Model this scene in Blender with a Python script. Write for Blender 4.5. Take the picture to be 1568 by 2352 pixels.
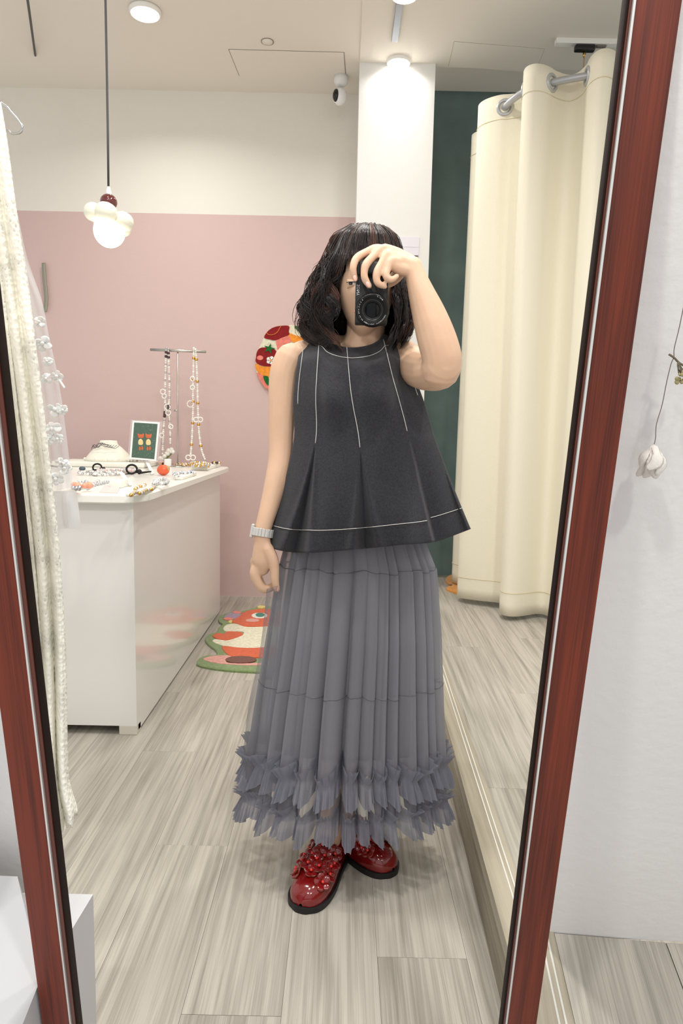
import bpy, bmesh, math, random
import numpy as np
from mathutils import Vector, Matrix
random.seed(7); RNG = np.random.default_rng(7)
for o in list(bpy.data.objects): bpy.data.objects.remove(o)
SC = bpy.context.scene
COL = SC.collection

# ------------------------------------------------------------------ camera
F, CX, CY, H = 1568.0, 784.0, 1176.0, 1.12
_up = np.array([267, 13024, -1568.0]); _up /= np.linalg.norm(_up)
_fy = np.array([0, 0, 1.0]) - _up * _up[2]; _fy /= np.linalg.norm(_fy)
_rx = np.cross(_fy, _up); _rx *= np.sign(_rx[0])
M = np.array([_rx, _fy, _up])          # world axes in camera coordinates (right, up, forward)
cam_d = bpy.data.cameras.new('camera'); cam = bpy.data.objects.new('camera', cam_d); COL.objects.link(cam)
cam_d.sensor_fit = 'VERTICAL'; cam_d.sensor_height = 36; cam_d.sensor_width = 24; cam_d.lens = 24; cam_d.clip_start = 0.05
R3 = Matrix([[M[i][0], M[i][1], -M[i][2]] for i in range(3)])
cam.matrix_world = Matrix.Translation((0, 0, H)) @ R3.to_4x4()
SC.camera = cam
# ------------------------------------------------------------------ world, light, exposure
wd = bpy.data.worlds.new('world'); SC.world = wd; wd.use_nodes = True
bg = wd.node_tree.nodes['Background']; bg.inputs[0].default_value = (1.0, 0.995, 0.985, 1); bg.inputs[1].default_value = 0.78
SC.view_settings.view_transform = 'Standard'; SC.view_settings.look = 'None'; SC.view_settings.gamma = 1.0
SC.view_settings.use_curve_mapping = False
SC.view_settings.exposure = 0.0
LIGHT_W = 10.5

# ------------------------------------------------------------------ pixel rays -> places in the room
C0 = np.array([0, 0, H])
def ray(px, py): return M @ np.array([(px - CX) / F, -(py - CY) / F, 1.0])
def aY(px, py, y): r = ray(px, py); return r * (y / r[1]) + C0
def aZ(px, py, z): r = ray(px, py); return r * ((z - H) / r[2]) + C0
# the leaning mirror: its plane, and the shop on this side of it (seen outside the frame)
N = ray(855, 712); N /= np.linalg.norm(N); D = 1.45 / N[1] / 2
Vd = ray(646, 6530); Vd /= np.linalg.norm(Vd); Vd -= N * (Vd @ N); Vd /= np.linalg.norm(Vd)
W = np.cross(Vd, N); W *= np.sign(W[0])
PM = C0 + D * N
A_ = np.eye(3) - 2 * np.outer(N, N); b_ = PM - A_ @ PM
REFL = Matrix([[*A_[i], b_[i]] for i in range(3)] + [[0, 0, 0, 1]])
def refl(p): return A_ @ np.asarray(p) + b_
def near_plane(px, py, axis, val):     # meets the plane (axis = val) of the near side, in mirrored coordinates
    r = A_ @ ray(px, py); o = refl(C0); return o + r * ((val - o[axis]) / r[axis])
UPR = A_ @ np.array([0, 0, 1.0])
FRAME = Matrix([[W[i], N[i], -Vd[i], PM[i]] for i in range(3)] + [[0, 0, 0, 1]])
def mirY(x, z): return (D - x * N[0] - (z - H) * N[2]) / N[1]

# ------------------------------------------------------------------ materials
def lin(c):
    return tuple((v / 12.92 if v <= .04045 else ((v + .055) / 1.055) ** 2.4) for v in [x / 255 for x in c])
MATS = {}
def mat(name, rgb, rough=.6, metal=0, bump=0, bscale=40, var=0, vscale=6, sheen=0, spec=.5, sss=0, coat=0, stretch=(1, 1, 1), alpha=1, trans=0, emit=0, fac=None):
    if name in MATS: return MATS[name]
    m = bpy.data.materials.new(name); m.use_nodes = True; nt = m.node_tree; n = nt.nodes; b = n['Principled BSDF']
    c = lin(rgb); b.inputs['Base Color'].default_value = (*c, 1); b.inputs['Roughness'].default_value = rough
    b.inputs['Metallic'].default_value = metal; b.inputs['Specular IOR Level'].default_value = spec
    b.inputs['Coat Weight'].default_value = coat; b.inputs['Coat Roughness'].default_value = .08
    b.inputs['Sheen Weight'].default_value = sheen
    if sss:
        b.inputs['Subsurface Weight'].default_value = sss; b.inputs['Subsurface Radius'].default_value = (1, .35, .2); b.inputs['Subsurface Scale'].default_value = .006
    b.inputs['Transmission Weight'].default_value = trans; b.inputs['Alpha'].default_value = alpha
    if emit:
        b.inputs['Emission Color'].default_value = (*c, 1); b.inputs['Emission Strength'].default_value = emit
    if bump or var:
        tc = n.new('ShaderNodeTexCoord'); mp = n.new('ShaderNodeMapping'); mp.inputs['Scale'].default_value = stretch
        nt.links.new(tc.outputs['Object'], mp.inputs[0])
    if var:
        t = n.new('ShaderNodeTexNoise'); t.inputs['Scale'].default_value = vscale; t.inputs['Detail'].default_value = 5
        nt.links.new(mp.outputs[0], t.inputs['Vector'])
        r = n.new('ShaderNodeValToRGB'); r.color_ramp.elements[0].position = .3; r.color_ramp.elements[1].position = .7
        r.color_ramp.elements[0].color = (*[max(0, v * (1 - var)) for v in c], 1); r.color_ramp.elements[1].color = (*[min(1, v * (1 + var)) for v in c], 1)
        nt.links.new(t.outputs['Fac'], r.inputs[0]); nt.links.new(r.outputs[0], b.inputs['Base Color'])
    if bump:
        t2 = n.new('ShaderNodeTexNoise'); t2.inputs['Scale'].default_value = bscale; t2.inputs['Detail'].default_value = 4
        nt.links.new(mp.outputs[0], t2.inputs['Vector'])
        bp = n.new('ShaderNodeBump'); bp.inputs['Strength'].default_value = bump; bp.inputs['Distance'].default_value = .004
        nt.links.new(t2.outputs['Fac'], bp.inputs['Height']); nt.links.new(bp.outputs[0], b.inputs['Normal'])
    MATS[name] = m; return m

def wood_mat(name, dark, light, grain_axis='Y', rough=.5, across=26, along=1.6, coat=0, seam=.5):
    m = bpy.data.materials.new(name); m.use_nodes = True; nt = m.node_tree; n = nt.nodes; L = nt.links; b = n['Principled BSDF']
    tc = n.new('ShaderNodeTexCoord'); oi = n.new('ShaderNodeObjectInfo')
    cmb = n.new('ShaderNodeVectorMath'); cmb.operation = 'SCALE'; cmb.inputs[0].default_value = (13.1, 37.7, 5.3); L.new(oi.outputs['Random'], cmb.inputs['Scale'])
    add = n.new('ShaderNodeVectorMath'); add.operation = 'ADD'; L.new(tc.outputs['Object'], add.inputs[0]); L.new(cmb.outputs[0], add.inputs[1])
    def noise(sc, det, dist=0, base=1.0):
        mp = n.new('ShaderNodeMapping'); s = [sc[0]] * 3; s['XYZ'.index(grain_axis)] = sc[1]; mp.inputs['Scale'].default_value = s
        L.new(add.outputs[0], mp.inputs[0]); t = n.new('ShaderNodeTexNoise'); t.inputs['Scale'].default_value = base; t.inputs['Detail'].default_value = det; t.inputs['Distortion'].default_value = dist
        L.new(mp.outputs[0], t.inputs['Vector']); return t
    g1 = noise((across, along), 6, .6); g2 = noise((across * 6, along * 2.2), 3); g3 = noise((across * .22, along * .5), 3, 1.2)
    mx = n.new('ShaderNodeMath'); mx.operation = 'MULTIPLY_ADD'; mx.inputs[1].default_value = .45; L.new(g1.outputs['Fac'], mx.inputs[0])
    m2 = n.new('ShaderNodeMath'); m2.operation = 'MULTIPLY_ADD'; m2.inputs[1].default_value = .28; L.new(g2.outputs['Fac'], m2.inputs[0])
    m3 = n.new('ShaderNodeMath'); m3.operation = 'MULTIPLY'; m3.inputs[1].default_value = .42; L.new(g3.outputs['Fac'], m3.inputs[0])
    L.new(m3.outputs[0], m2.inputs[2]); L.new(m2.outputs[0], mx.inputs[2])
    r = n.new('ShaderNodeValToRGB'); r.color_ramp.elements[0].position = .40; r.color_ramp.elements[1].position = .66
    r.color_ramp.elements[0].color = (*lin(dark), 1); r.color_ramp.elements[1].color = (*lin(light), 1)
    L.new(mx.outputs[0], r.inputs[0])
    hv = n.new('ShaderNodeHueSaturation'); mr = n.new('ShaderNodeMapRange'); mr.inputs['To Min'].default_value = .965; mr.inputs['To Max'].default_value = 1.035
    L.new(oi.outputs['Random'], mr.inputs['Value']); L.new(mr.outputs[0], hv.inputs['Value']); L.new(r.outputs[0], hv.inputs['Color']); L.new(hv.outputs[0], b.inputs['Base Color'])
    b.inputs['Roughness'].default_value = rough; b.inputs['Coat Weight'].default_value = coat
    bp = n.new('ShaderNodeBump'); bp.inputs['Strength'].default_value = .15; bp.inputs['Distance'].default_value = .002
    L.new(g2.outputs['Fac'], bp.inputs['Height']); L.new(bp.outputs[0], b.inputs['Normal'])
    b.inputs['Specular IOR Level'].default_value = .35; MATS[name] = m; return m

def tulle_mat(name, rgb, opacity, fine=900, translucent=.35):
    m = bpy.data.materials.new(name); m.use_nodes = True; nt = m.node_tree; n = nt.nodes; L = nt.links
    out = n['Material Output']; b = n['Principled BSDF']; c = lin(rgb)
    b.inputs['Base Color'].default_value = (*c, 1); b.inputs['Roughness'].default_value = .8; b.inputs['Specular IOR Level'].default_value = .15
    tl = n.new('ShaderNodeBsdfTranslucent'); tl.inputs[0].default_value = (*c, 1)
    m1 = n.new('ShaderNodeMixShader'); m1.inputs[0].default_value = translucent; L.new(b.outputs[0], m1.inputs[1]); L.new(tl.outputs[0], m1.inputs[2])
    tr = n.new('ShaderNodeBsdfTransparent'); m2 = n.new('ShaderNodeMixShader')
    lw = n.new('ShaderNodeLayerWeight'); lw.inputs['Blend'].default_value = .35      # net looks denser where it turns edge-on
    mr = n.new('ShaderNodeMapRange'); mr.inputs['To Min'].default_value = opacity; mr.inputs['To Max'].default_value = min(1, opacity + .45)
    L.new(lw.outputs['Facing'], mr.inputs['Value']); L.new(mr.outputs[0], m2.inputs[0])
    L.new(tr.outputs[0], m2.inputs[1]); L.new(m1.outputs[0], m2.inputs[2]); L.new(m2.outputs[0], out.inputs[0])
    MATS[name] = m; return m

def lace_mat(name, rgb, hole=.30):
    m = bpy.data.materials.new(name); m.use_nodes = True; nt = m.node_tree; n = nt.nodes; L = nt.links
    out = n['Material Output']; b = n['Principled BSDF']; c = lin(rgb); b.inputs['Roughness'].default_value = .85; b.inputs['Specular IOR Level'].default_value = .15
    tc = n.new('ShaderNodeTexCoord'); vo = n.new('ShaderNodeTexVoronoi'); vo.inputs['Scale'].default_value = 130; L.new(tc.outputs['Object'], vo.inputs['Vector'])
    big = n.new('ShaderNodeTexNoise'); big.inputs['Scale'].default_value = 17; big.inputs['Detail'].default_value = 2; L.new(tc.outputs['Object'], big.inputs['Vector'])
    r = n.new('ShaderNodeValToRGB'); r.color_ramp.elements[0].color = (*[v * .84 for v in c], 1); r.color_ramp.elements[1].color = (*c, 1)
    r.color_ramp.elements[0].position = .34; r.color_ramp.elements[1].position = .56; L.new(big.outputs['Fac'], r.inputs[0]); L.new(r.outputs[0], b.inputs['Base Color'])
    lt = n.new('ShaderNodeMath'); lt.operation = 'LESS_THAN'; lt.inputs[1].default_value = .22; L.new(vo.outputs['Distance'], lt.inputs[0])
    l2 = n.new('ShaderNodeMath'); l2.operation = 'LESS_THAN'; l2.inputs[1].default_value = .47; L.new(big.outputs['Fac'], l2.inputs[0])
    mu = n.new('ShaderNodeMath'); mu.operation = 'MULTIPLY'; L.new(lt.outputs[0], mu.inputs[0]); L.new(l2.outputs[0], mu.inputs[1])
    m3 = n.new('ShaderNodeMath'); m3.operation = 'MULTIPLY'; m3.inputs[1].default_value = hole * 2; L.new(mu.outputs[0], m3.inputs[0])
    tr = n.new('ShaderNodeBsdfTransparent'); mx = n.new('ShaderNodeMixShader'); L.new(m3.outputs[0], mx.inputs[0]); L.new(b.outputs[0], mx.inputs[1]); L.new(tr.outputs[0], mx.inputs[2])
    L.new(mx.outputs[0], out.inputs[0])
    bp = n.new('ShaderNodeBump'); bp.inputs['Strength'].default_value = .6; bp.inputs['Distance'].default_value = .003; L.new(vo.outputs['Distance'], bp.inputs['Height']); L.new(bp.outputs[0], b.inputs['Normal'])
    MATS[name] = m; return m

# ------------------------------------------------------------------ mesh helpers
class MB:
    def __init__(s): s.V = []; s.F = []; s.I = []
    def add(s, V, F_, mi=0):
        o = len(s.V); s.V += [tuple(map(float, v)) for v in V]; s.F += [tuple(i + o for i in f) for f in F_]; s.I += [mi] * len(F_); return s
    def box(s, x0, x1, y0, y1, z0, z1, mi=0, bev=0):
        if bev:
            bm = bmesh.new(); bmesh.ops.create_cube(bm, size=1)
            for v in bm.verts: v.co = Vector(((x0 + x1) / 2 + v.co.x * (x1 - x0), (y0 + y1) / 2 + v.co.y * (y1 - y0), (z0 + z1) / 2 + v.co.z * (z1 - z0)))
            bmesh.ops.bevel(bm, geom=bm.edges[:], offset=bev, segments=2, affect='EDGES', profile=.6)
            bm.verts.index_update(); r = s.add([v.co for v in bm.verts], [[v.index for v in f.verts] for f in bm.faces], mi); bm.free(); return r
        P = [(x, y, z) for z in (z0, z1) for y in (y0, y1) for x in (x0, x1)]
        return s.add(P, [(0, 2, 3, 1), (4, 5, 7, 6), (0, 1, 5, 4), (2, 6, 7, 3), (0, 4, 6, 2), (1, 3, 7, 5)], mi)
    def tube(s, pts, rad, seg=8, mi=0, caps=True, flat=None, closed=False, round_caps=False):
        P = np.array(pts, float); n = len(P); rad = np.full(n, rad, float) if np.isscalar(rad) else np.array(rad, float)
        if round_caps and not closed:
            d0 = P[0] - P[1]; d0 /= np.linalg.norm(d0); d1 = P[-1] - P[-2]; d1 /= np.linalg.norm(d1)
            pre = [P[0] + d0 * rad[0] * math.sin(a) for a in (1.45, 1.0, .5)]; pr = [rad[0] * math.cos(a) for a in (1.45, 1.0, .5)]
            post = [P[-1] + d1 * rad[-1] * math.sin(a) for a in (.5, 1.0, 1.45)]; po = [rad[-1] * math.cos(a) for a in (.5, 1.0, 1.45)]
            P = np.vstack([pre, P, post]); rad = np.concatenate([pr, rad, po]); n = len(P)
        if closed: T = np.roll(P, -1, 0) - np.roll(P, 1, 0)
        else: T = np.gradient(P, axis=0)
        T /= np.linalg.norm(T, axis=1)[:, None] + 1e-12
        a = np.array([0, 0, 1.0]) if abs(T[0][2]) < .9 else np.array([0, 1.0, 0]); u = np.cross(T[0], a); u /= np.linalg.norm(u)
        V = []
        for i in range(n):
            u = u - T[i] * (u @ T[i]); u /= np.linalg.norm(u) + 1e-12; w = np.cross(T[i], u)
            for k in range(seg):
                an = 2 * math.pi * k / seg; V.append(P[i] + rad[i] * (math.cos(an) * u + math.sin(an) * w * (flat or 1)))
        Fs = []
        for i in range(n if closed else n - 1):
            j = (i + 1) % n
            for k in range(seg): Fs.append((i * seg + k, i * seg + (k + 1) % seg, j * seg + (k + 1) % seg, j * seg + k))
        if caps and not closed: Fs += [tuple(range(seg))[::-1], tuple((n - 1) * seg + k for k in range(seg))]
        return s.add(V, Fs, mi)
    def sphere(s, c, r, seg=12, rings=8, mi=0, rot=None):
        r = np.array([r] * 3 if np.isscalar(r) else r, float); V = []; Fs = []
        V.append((0, 0, 1.0))
        for i in range(1, rings):
            a = math.pi * i / rings
            for k in range(seg): b = 2 * math.pi * k / seg; V.append((math.sin(a) * math.cos(b), math.sin(a) * math.sin(b), math.cos(a)))
        V.append((0, 0, -1.0)); V = np.array(V) * r
        if rot is not None: V = V @ np.array(rot.to_3x3()).T
        for k in range(seg):
            Fs.append((0, 1 + k, 1 + (k + 1) % seg)); q = len(V) - 1; o = 1 + (rings - 2) * seg; Fs.append((q, o + (k + 1) % seg, o + k))
        for i in range(rings - 2):
            for k in range(seg): o = 1 + i * seg; Fs.append((o + k, o + seg + k, o + seg + (k + 1) % seg, o + (k + 1) % seg))
        return s.add(V + np.array(c), Fs, mi)
    def lathe(s, prof, c=(0, 0, 0), seg=24, mi=0, mod=None):
        V = []; Fs = []; n = len(prof)
        for (r, z) in prof:
            for k in range(seg):
                a = 2 * math.pi * k / seg; q = r * (mod(a, r, z) if mod else 1); V.append((c[0] + q * math.cos(a), c[1] + q * math.sin(a), c[2] + z))
        for i in range(n - 1):
            for k in range(seg): Fs.append((i * seg + k, i * seg + (k + 1) % seg, (i + 1) * seg + (k + 1) % seg, (i + 1) * seg + k))
        if prof[0][0] > 1e-5: Fs.append(tuple(range(seg))[::-1])
        if prof[-1][0] > 1e-5: Fs.append(tuple((n - 1) * seg + k for k in range(seg)))
        return s.add(V, Fs, mi)
    def prism(s, low, high, mi=0):
        n = len(low); Fs = [tuple(range(n))[::-1], tuple(range(n, 2 * n))] + [(i, (i + 1) % n, n + (i + 1) % n, n + i) for i in range(n)]
        return s.add(list(low) + list(high), Fs, mi)
    def grid(s, G, mi=0, wrap=False):
        r, c = G.shape[:2]; Fs = []
        for i in range(r - 1):
            for j in range(c if wrap else c - 1): k = (j + 1) % c; Fs.append((i * c + j, i * c + k, (i + 1) * c + k, (i + 1) * c + j))
        return s.add(G.reshape(-1, 3), Fs, mi)
    def build(s, name, mats, parent=None, smooth=True, at=None, sharp=None):
        me = bpy.data.meshes.new(name); V = s.V
        if at is not None: V = [(v[0] - at[0], v[1] - at[1], v[2] - at[2]) for v in V]
        me.from_pydata(V, [], s.F)
        for m in (mats if isinstance(mats, (list, tuple)) else [mats]): me.materials.append(m)
        me.polygons.foreach_set('material_index', s.I); me.update()
        bm = bmesh.new(); bm.from_mesh(me); bmesh.ops.recalc_face_normals(bm, faces=bm.faces); bm.to_mesh(me); bm.free()
        o = bpy.data.objects.new(name, me); COL.objects.link(o)
        if smooth:
            me.polygons.foreach_set('use_smooth', [True] * len(me.polygons))
            if sharp: me.set_sharp_from_angle(angle=math.radians(sharp))
        if at is not None: o.location = at
        if parent:
            if at is not None: o.location = Vector(at) - parent_loc(parent)
            else: o.location = -parent_loc(parent)
            o.parent = parent
        return o
def parent_loc(p):
    v = Vector((0, 0, 0))
    while p: v += p.location; p = p.parent
    return v
def tag(o, label, cat, group=None, kind=None):
    o['label'] = label; o['category'] = cat
    if group: o['group'] = group
    if kind: o['kind'] = kind
    return o
def empty(name, loc, label, cat, group=None):
    o = bpy.data.objects.new(name, None); COL.objects.link(o); o.location = loc; o.empty_display_size = .05; return tag(o, label, cat, group)
def cr(pts, n=8, closed=False):         # Catmull-Rom
    P = np.array(pts, float); k = len(P); out = []
    rng = range(k) if closed else range(k - 1)
    for i in rng:
        p0, p1, p2, p3 = (P[(i - 1) % k], P[i], P[(i + 1) % k], P[(i + 2) % k]) if closed else (P[max(i - 1, 0)], P[i], P[i + 1], P[min(i + 2, k - 1)])
        for j in range(n):
            t = j / n; out.append(.5 * ((2 * p1) + (-p0 + p2) * t + (2 * p0 - 5 * p1 + 4 * p2 - p3) * t * t + (-p0 + 3 * p1 - 3 * p2 + p3) * t ** 3))
    if not closed: out.append(P[-1])
    return np.array(out)
def ss(a, b, x): t = np.clip((x - a) / (b - a), 0, 1); return t * t * (3 - 2 * t)

# ================================================================== THE SETTING
m_pink = mat('pink_paint', (207, 180, 175), .75, bump=.25, bscale=220)
m_cream = mat('cream_paint', (228, 223, 213), .75, bump=.2, bscale=220)
m_white = mat('white_paint', (228, 227, 224), .7, bump=.1, bscale=200)
m_ceil = mat('ceiling_paint', (228, 221, 209), .8, bump=.1, bscale=160)
m_green = mat('green_board', (92, 110, 106), .7, bump=.2, bscale=120, var=.16, vscale=5)
m_floor = wood_mat('grey_oak', (134, 128, 117), (184, 178, 167), 'Y', .45, across=85, along=2.0)
m_seam = mat('seam_dark', (128, 121, 109), .9)
m_mirrorwall = mat('real_wall_paint', (226, 224, 222), .7, bump=.25, bscale=60, var=.02, vscale=4)
m_whitestrip = mat('white_strip', (214, 212, 204), .5)
m_gloss_white = mat('gloss_white', (228, 226, 222), .22, coat=.4)
m_chrome = mat('chrome', (205, 205, 205), .15, metal=1)
m_steel = mat('brushed_steel', (190, 188, 182), .35, metal=1)
m_black = mat('black_plastic', (22, 22, 24), .4)
YB, ZC = 4.467, 3.165

def structure(o, label, cat): return tag(o, label, cat, kind='structure')
# floor with planks
fl = MB().box(-2.4, .48, .95, YB, -.05, -.004).build('floor', m_seam, smooth=False)
structure(fl, 'pale grey oak plank floor of the shop seen in the mirror', 'floor')
def plank_mesh(w, l, t=.004, g=.00025):
    mb = MB().box(g, w - g, g, l - g, -t, 0, bev=.0005); o = mb.build('plank_src', m_floor, smooth=False); me = o.data; bpy.data.objects.remove(o); return me
PW, PL = .192, 1.22
pm = {}
def lay(parent, x0, x1, y0, y1, z, rot=0.0, piv=(0, 0), off=0):
    i = 0; x = x0
    while x < x1 - .01:
        w = min(PW, x1 - x); y = y0 - ((i * .437 + off) % 1.0) * PL
        while y < y1:
            a, b = max(y, y0), min(y + PL, y1)
            if b - a > .02:
                k = (round(w, 3), round(b - a, 3))
                if k not in pm: pm[k] = plank_mesh(*k)
                o = bpy.data.objects.new('plank', pm[k]); COL.objects.link(o); o.parent = parent
                dx, dy = x - piv[0], a - piv[1]; c, s_ = math.cos(rot), math.sin(rot)
                o.location = Vector((piv[0] + c * dx - s_ * dy, piv[1] + s_ * dx + c * dy, z)) - parent_loc(parent); o.rotation_euler = (0, 0, rot)
            y += PL
        x += PW; i += 1
lay(fl, -2.4, .48, .95, YB, 0)
# raised platform at the right, its edge runs a little askew
PA = -math.atan(.033); PX0 = .322; PZ = .17
def ex(y): return PX0 + .033 * (y - 1.0)
pf = MB(); y0, y1 = .93, 4.9
pf.prism([(ex(y0) + .012, y0, 0.0), (2.3, y0, 0), (2.3, y1, 0), (ex(y1) + .012, y1, 0)], [(ex(y0) + .012, y0, PZ - .005), (2.3, y0, PZ - .005), (2.3, y1, PZ - .005), (ex(y1) + .012, y1, PZ - .005)])
pf = pf.build('floor_platform', m_seam, smooth=False); structure(pf, 'raised platform of pale grey planks beside the person', 'platform')
lay(pf, PX0 + .062, 2.1, .95, 4.42, PZ, rot=PA, piv=(PX0, 1.0), off=.35)
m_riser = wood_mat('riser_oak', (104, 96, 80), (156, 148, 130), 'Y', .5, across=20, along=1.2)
m_nosing = wood_mat('nosing_oak', (134, 124, 106), (176, 168, 150), 'Y', .45, across=22, along=1.0)
def strip(name, x_a, x_b, z_a, z_b, m, parent, ya=.93, yb=4.9, bev=0):
    mb = MB(); P = [(x_a, z_a), (x_b, z_a), (x_b, z_b), (x_a, z_b)]
    mb.prism([(ex(ya) + p[0], ya, p[1]) for p in P], [(ex(yb) + p[0], yb, p[1]) for p in P]); return mb.build(name, m, parent, smooth=False)
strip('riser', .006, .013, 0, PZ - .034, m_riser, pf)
strip('nosing', -.002, .062, PZ - .034, PZ + .001, m_nosing, pf)
strip('white_strip', .036, .0392, PZ, PZ + .0022, m_whitestrip, pf)
strip('white_strip', .047, .0502, PZ, PZ + .0022, m_whitestrip, pf)
# back wall: cream above, pink below
zp = 2.443
wb = MB(); wb.box(-2.6, .06, YB, YB + .1, 0, zp, 0); wb.box(-2.6, .06, YB, YB + .1, zp, ZC, 1)
wb = wb.build('wall_back', [m_pink, m_cream], smooth=False); structure(wb, 'back wall painted cream above and dusty pink below', 'wall')
wg = MB().box(.06, 2.3, YB + .03, YB + .13, 0, 3.235).build('wall_back_right', m_green, smooth=False)
structure(wg, 'dark green wall behind the cream curtain', 'wall')
pl = MB().box(.05, .474, 4.085, YB + .03, 0, ZC).build('pillar', m_white, smooth=False); structure(pl, 'square white pillar between pink and green walls', 'pillar')
# ceiling with hatches
ce = MB().box(-2.6, .05, .6, YB + .1, ZC, ZC + .08).box(.05, 2.3, .6, 4.085, ZC - .006, ZC + .08).box(.474, 2.3, 4.085, YB + .15, ZC + .045, ZC + .09)
ce.box(.474, 2.3, 4.085, 4.12, ZC - .006, ZC + .06)
ce = ce.build('ceiling', m_ceil, smooth=False); structure(ce, 'plain cream ceiling with thin hatch seams', 'ceiling')
def hatch(poly, g, name):
    P = [aZ(*p, ZC)[:2] for p in poly]; c = np.mean(P, 0)
    def ring(k, z): return [(*(c + (np.array(p) - c) * k), z) for p in P]
    MB().prism(ring(1.012, ZC - .0015), ring(1.012, ZC + .001)).build('hatch_seam', m_seam, ce, smooth=False)
    MB().prism(ring(1.0, ZC - .003), ring(1.0, ZC + .001)).build(name, m_ceil, ce, smooth=False)
hatch([(526, 113), (789, 120), (793, 176), (550, 173)], .004, 'hatch_panel')
hz = ZC - .006
P = [aZ(*p, hz)[:2] for p in [(1043, 95), (1250, 112), (1228, 166), (1030, 151)]]; cc = np.mean(P, 0)
for k, z, nm, mm in ((1.006, hz - .001, 'hatch_seam', mat('seam_tan', (150, 132, 104), .9)), (1, hz - .002, 'hatch_panel', m_ceil)):
    MB().prism([(*(cc + (p - cc) * k), z) for p in P], [(*(cc + (p - cc) * k), hz + .002) for p in P]).build(nm, mm, ce, smooth=False)
g = aZ(614, 95, ZC); MB().lathe([(.034, -.004), (.034, .0)], (g[0], g[1], ZC - .0), 20).build('sprinkler_cap', mat('grey_cap', (150, 138, 120), .6), ce)
MB().lathe([(.028, -.007), (.030, .0)], (g[0], g[1] - .004, ZC - .001), 20).build('sprinkler_cover', m_ceil, ce)

# --- this side of the mirror: wall behind the mirror, platform corner
YW = .665
def near_obj(mb, name, m, smooth=False, parent=None):
    o = mb.build(name, m, None, smooth)
    if parent: o.parent = parent
    else: o.matrix_world = REFL
    return o
def wallpiece(pix, name, label):
    P = [near_plane(*p, 1, YW) for p in pix]
    mb = MB().prism([tuple(p) for p in P], [(p[0], p[1] - .02, p[2]) for p in P]); return structure(near_obj(mb, name, m_mirrorwall), label, 'wall')
wr = wallpiece([(1548, -420), (3300, -420), (3100, 2225), (1215, 2148), (1262, 1900), (1352, 1200), (1440, 500)], 'wall_right', 'off-white wall to the right of the leaning mirror')
wl = wallpiece([(-1900, -420), (-190, -420), (-20, 1200), (30, 1598), (50, 1750), (120, 2330), (-1900, 2330)], 'wall_left', 'off-white wall to the left of the leaning mirror')
nf = MB().prism([(ex(YW) + .012, YW, 0), (2.4, YW, 0), (2.4, 1.4, 0), (ex(1.4) + .012, 1.4, 0)], [(ex(YW) + .012, YW, PZ - .005), (2.4, YW, PZ - .005), (2.4, 1.4, PZ - .005), (ex(1.4) + .012, 1.4, PZ - .005)])
nf = structure(near_obj(nf, 'floor_front', m_seam), 'pale plank platform at the foot of the wall, outside the mirror', 'floor')
for i in range(10):
    x0 = ex(1) + .062 + i * PW
    o = MB().prism([(x0 + .001 - .033 * (1 - YW), YW + .002, PZ - .004), (x0 + PW - .001 - .033 * (1 - YW), YW + .002, PZ - .004), (x0 + PW - .001 + .013, 1.38, PZ - .004), (x0 + .001 + .013, 1.38, PZ - .004)],
                   [(x0 + .001 - .033 * (1 - YW), YW + .002, PZ), (x0 + PW - .001 - .033 * (1 - YW), YW + .002, PZ), (x0 + PW - .001 + .013, 1.38, PZ), (x0 + .001 + .013, 1.38, PZ)])
    near_obj(o, 'plank', m_floor, parent=nf)
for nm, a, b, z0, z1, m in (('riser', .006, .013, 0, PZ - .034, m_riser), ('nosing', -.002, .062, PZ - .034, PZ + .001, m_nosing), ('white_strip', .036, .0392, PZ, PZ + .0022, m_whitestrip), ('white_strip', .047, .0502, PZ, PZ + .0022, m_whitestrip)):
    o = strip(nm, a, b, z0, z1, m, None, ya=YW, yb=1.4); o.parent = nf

# ================================================================== MIRROR FRAME
m_mahog = wood_mat('mahogany', (56, 20, 10), (118, 46, 25), 'Z', .55, across=110, along=3.0, coat=.03)
m_lip = mat('dark_lip', (30, 16, 10), .7, spec=.2)
m_bevel = mat('brown_bevel', (92, 44, 30), .35)
mf = bpy.data.objects.new('standing_mirror', None); COL.objects.link(mf); mf.matrix_world = FRAME
tag(mf, 'tall leaning mirror in a red-brown wooden frame with thin silver bead', 'mirror')
IL, IR, OL, OR_, ZB, ZT = -.3965, .2205, -.4490, .2685, -1.16, .52
def frame_piece(x0, x1, z0, z1, y0, y1, name, m, bev=.002):
    o = MB().box(x0, x1, y0, y1, z0, z1, bev=bev).build(name, m, None, True, sharp=40); o.parent = mf
sl, sr = IL - .0095, IR + .0055
frame_piece(OL, sl - .0012, ZB, ZT, -.004, .022, 'frame_stile', m_mahog); frame_piece(sr + .0012, OR_, ZB, ZT, -.004, .022, 'frame_stile', m_mahog)
frame_piece(sl - .0012, sr + .0012, ZT - .05, ZT, -.004, .022, 'frame_rail', m_mahog); frame_piece(sl - .0012, sr + .0012, ZB, ZB + .05, -.004, .022, 'frame_rail', m_mahog)
for x in (sl, sr): frame_piece(x - .0013, x + .0013, ZB + .05, ZT - .05, -.0055, .01, 'silver_bead', mat('silver_bead', (222, 220, 216), .3, metal=.6), .0008)
frame_piece(sl + .0013, IL - .003, ZB + .05, ZT - .05, -.002, .012, 'inner_bevel', m_bevel, .0006); frame_piece(IL - .003, IL, ZB + .05, ZT - .05, .0, .014, 'inner_lip', m_lip, .0006)
frame_piece(sr - .0035, sr - .0013, ZB + .05, ZT - .05, -.002, .012, 'inner_bevel', m_bevel, .0006); frame_piece(IR - .0005, sr - .0035, ZB + .05, ZT - .05, .0, .014, 'inner_lip', m_lip, .0004)

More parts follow.
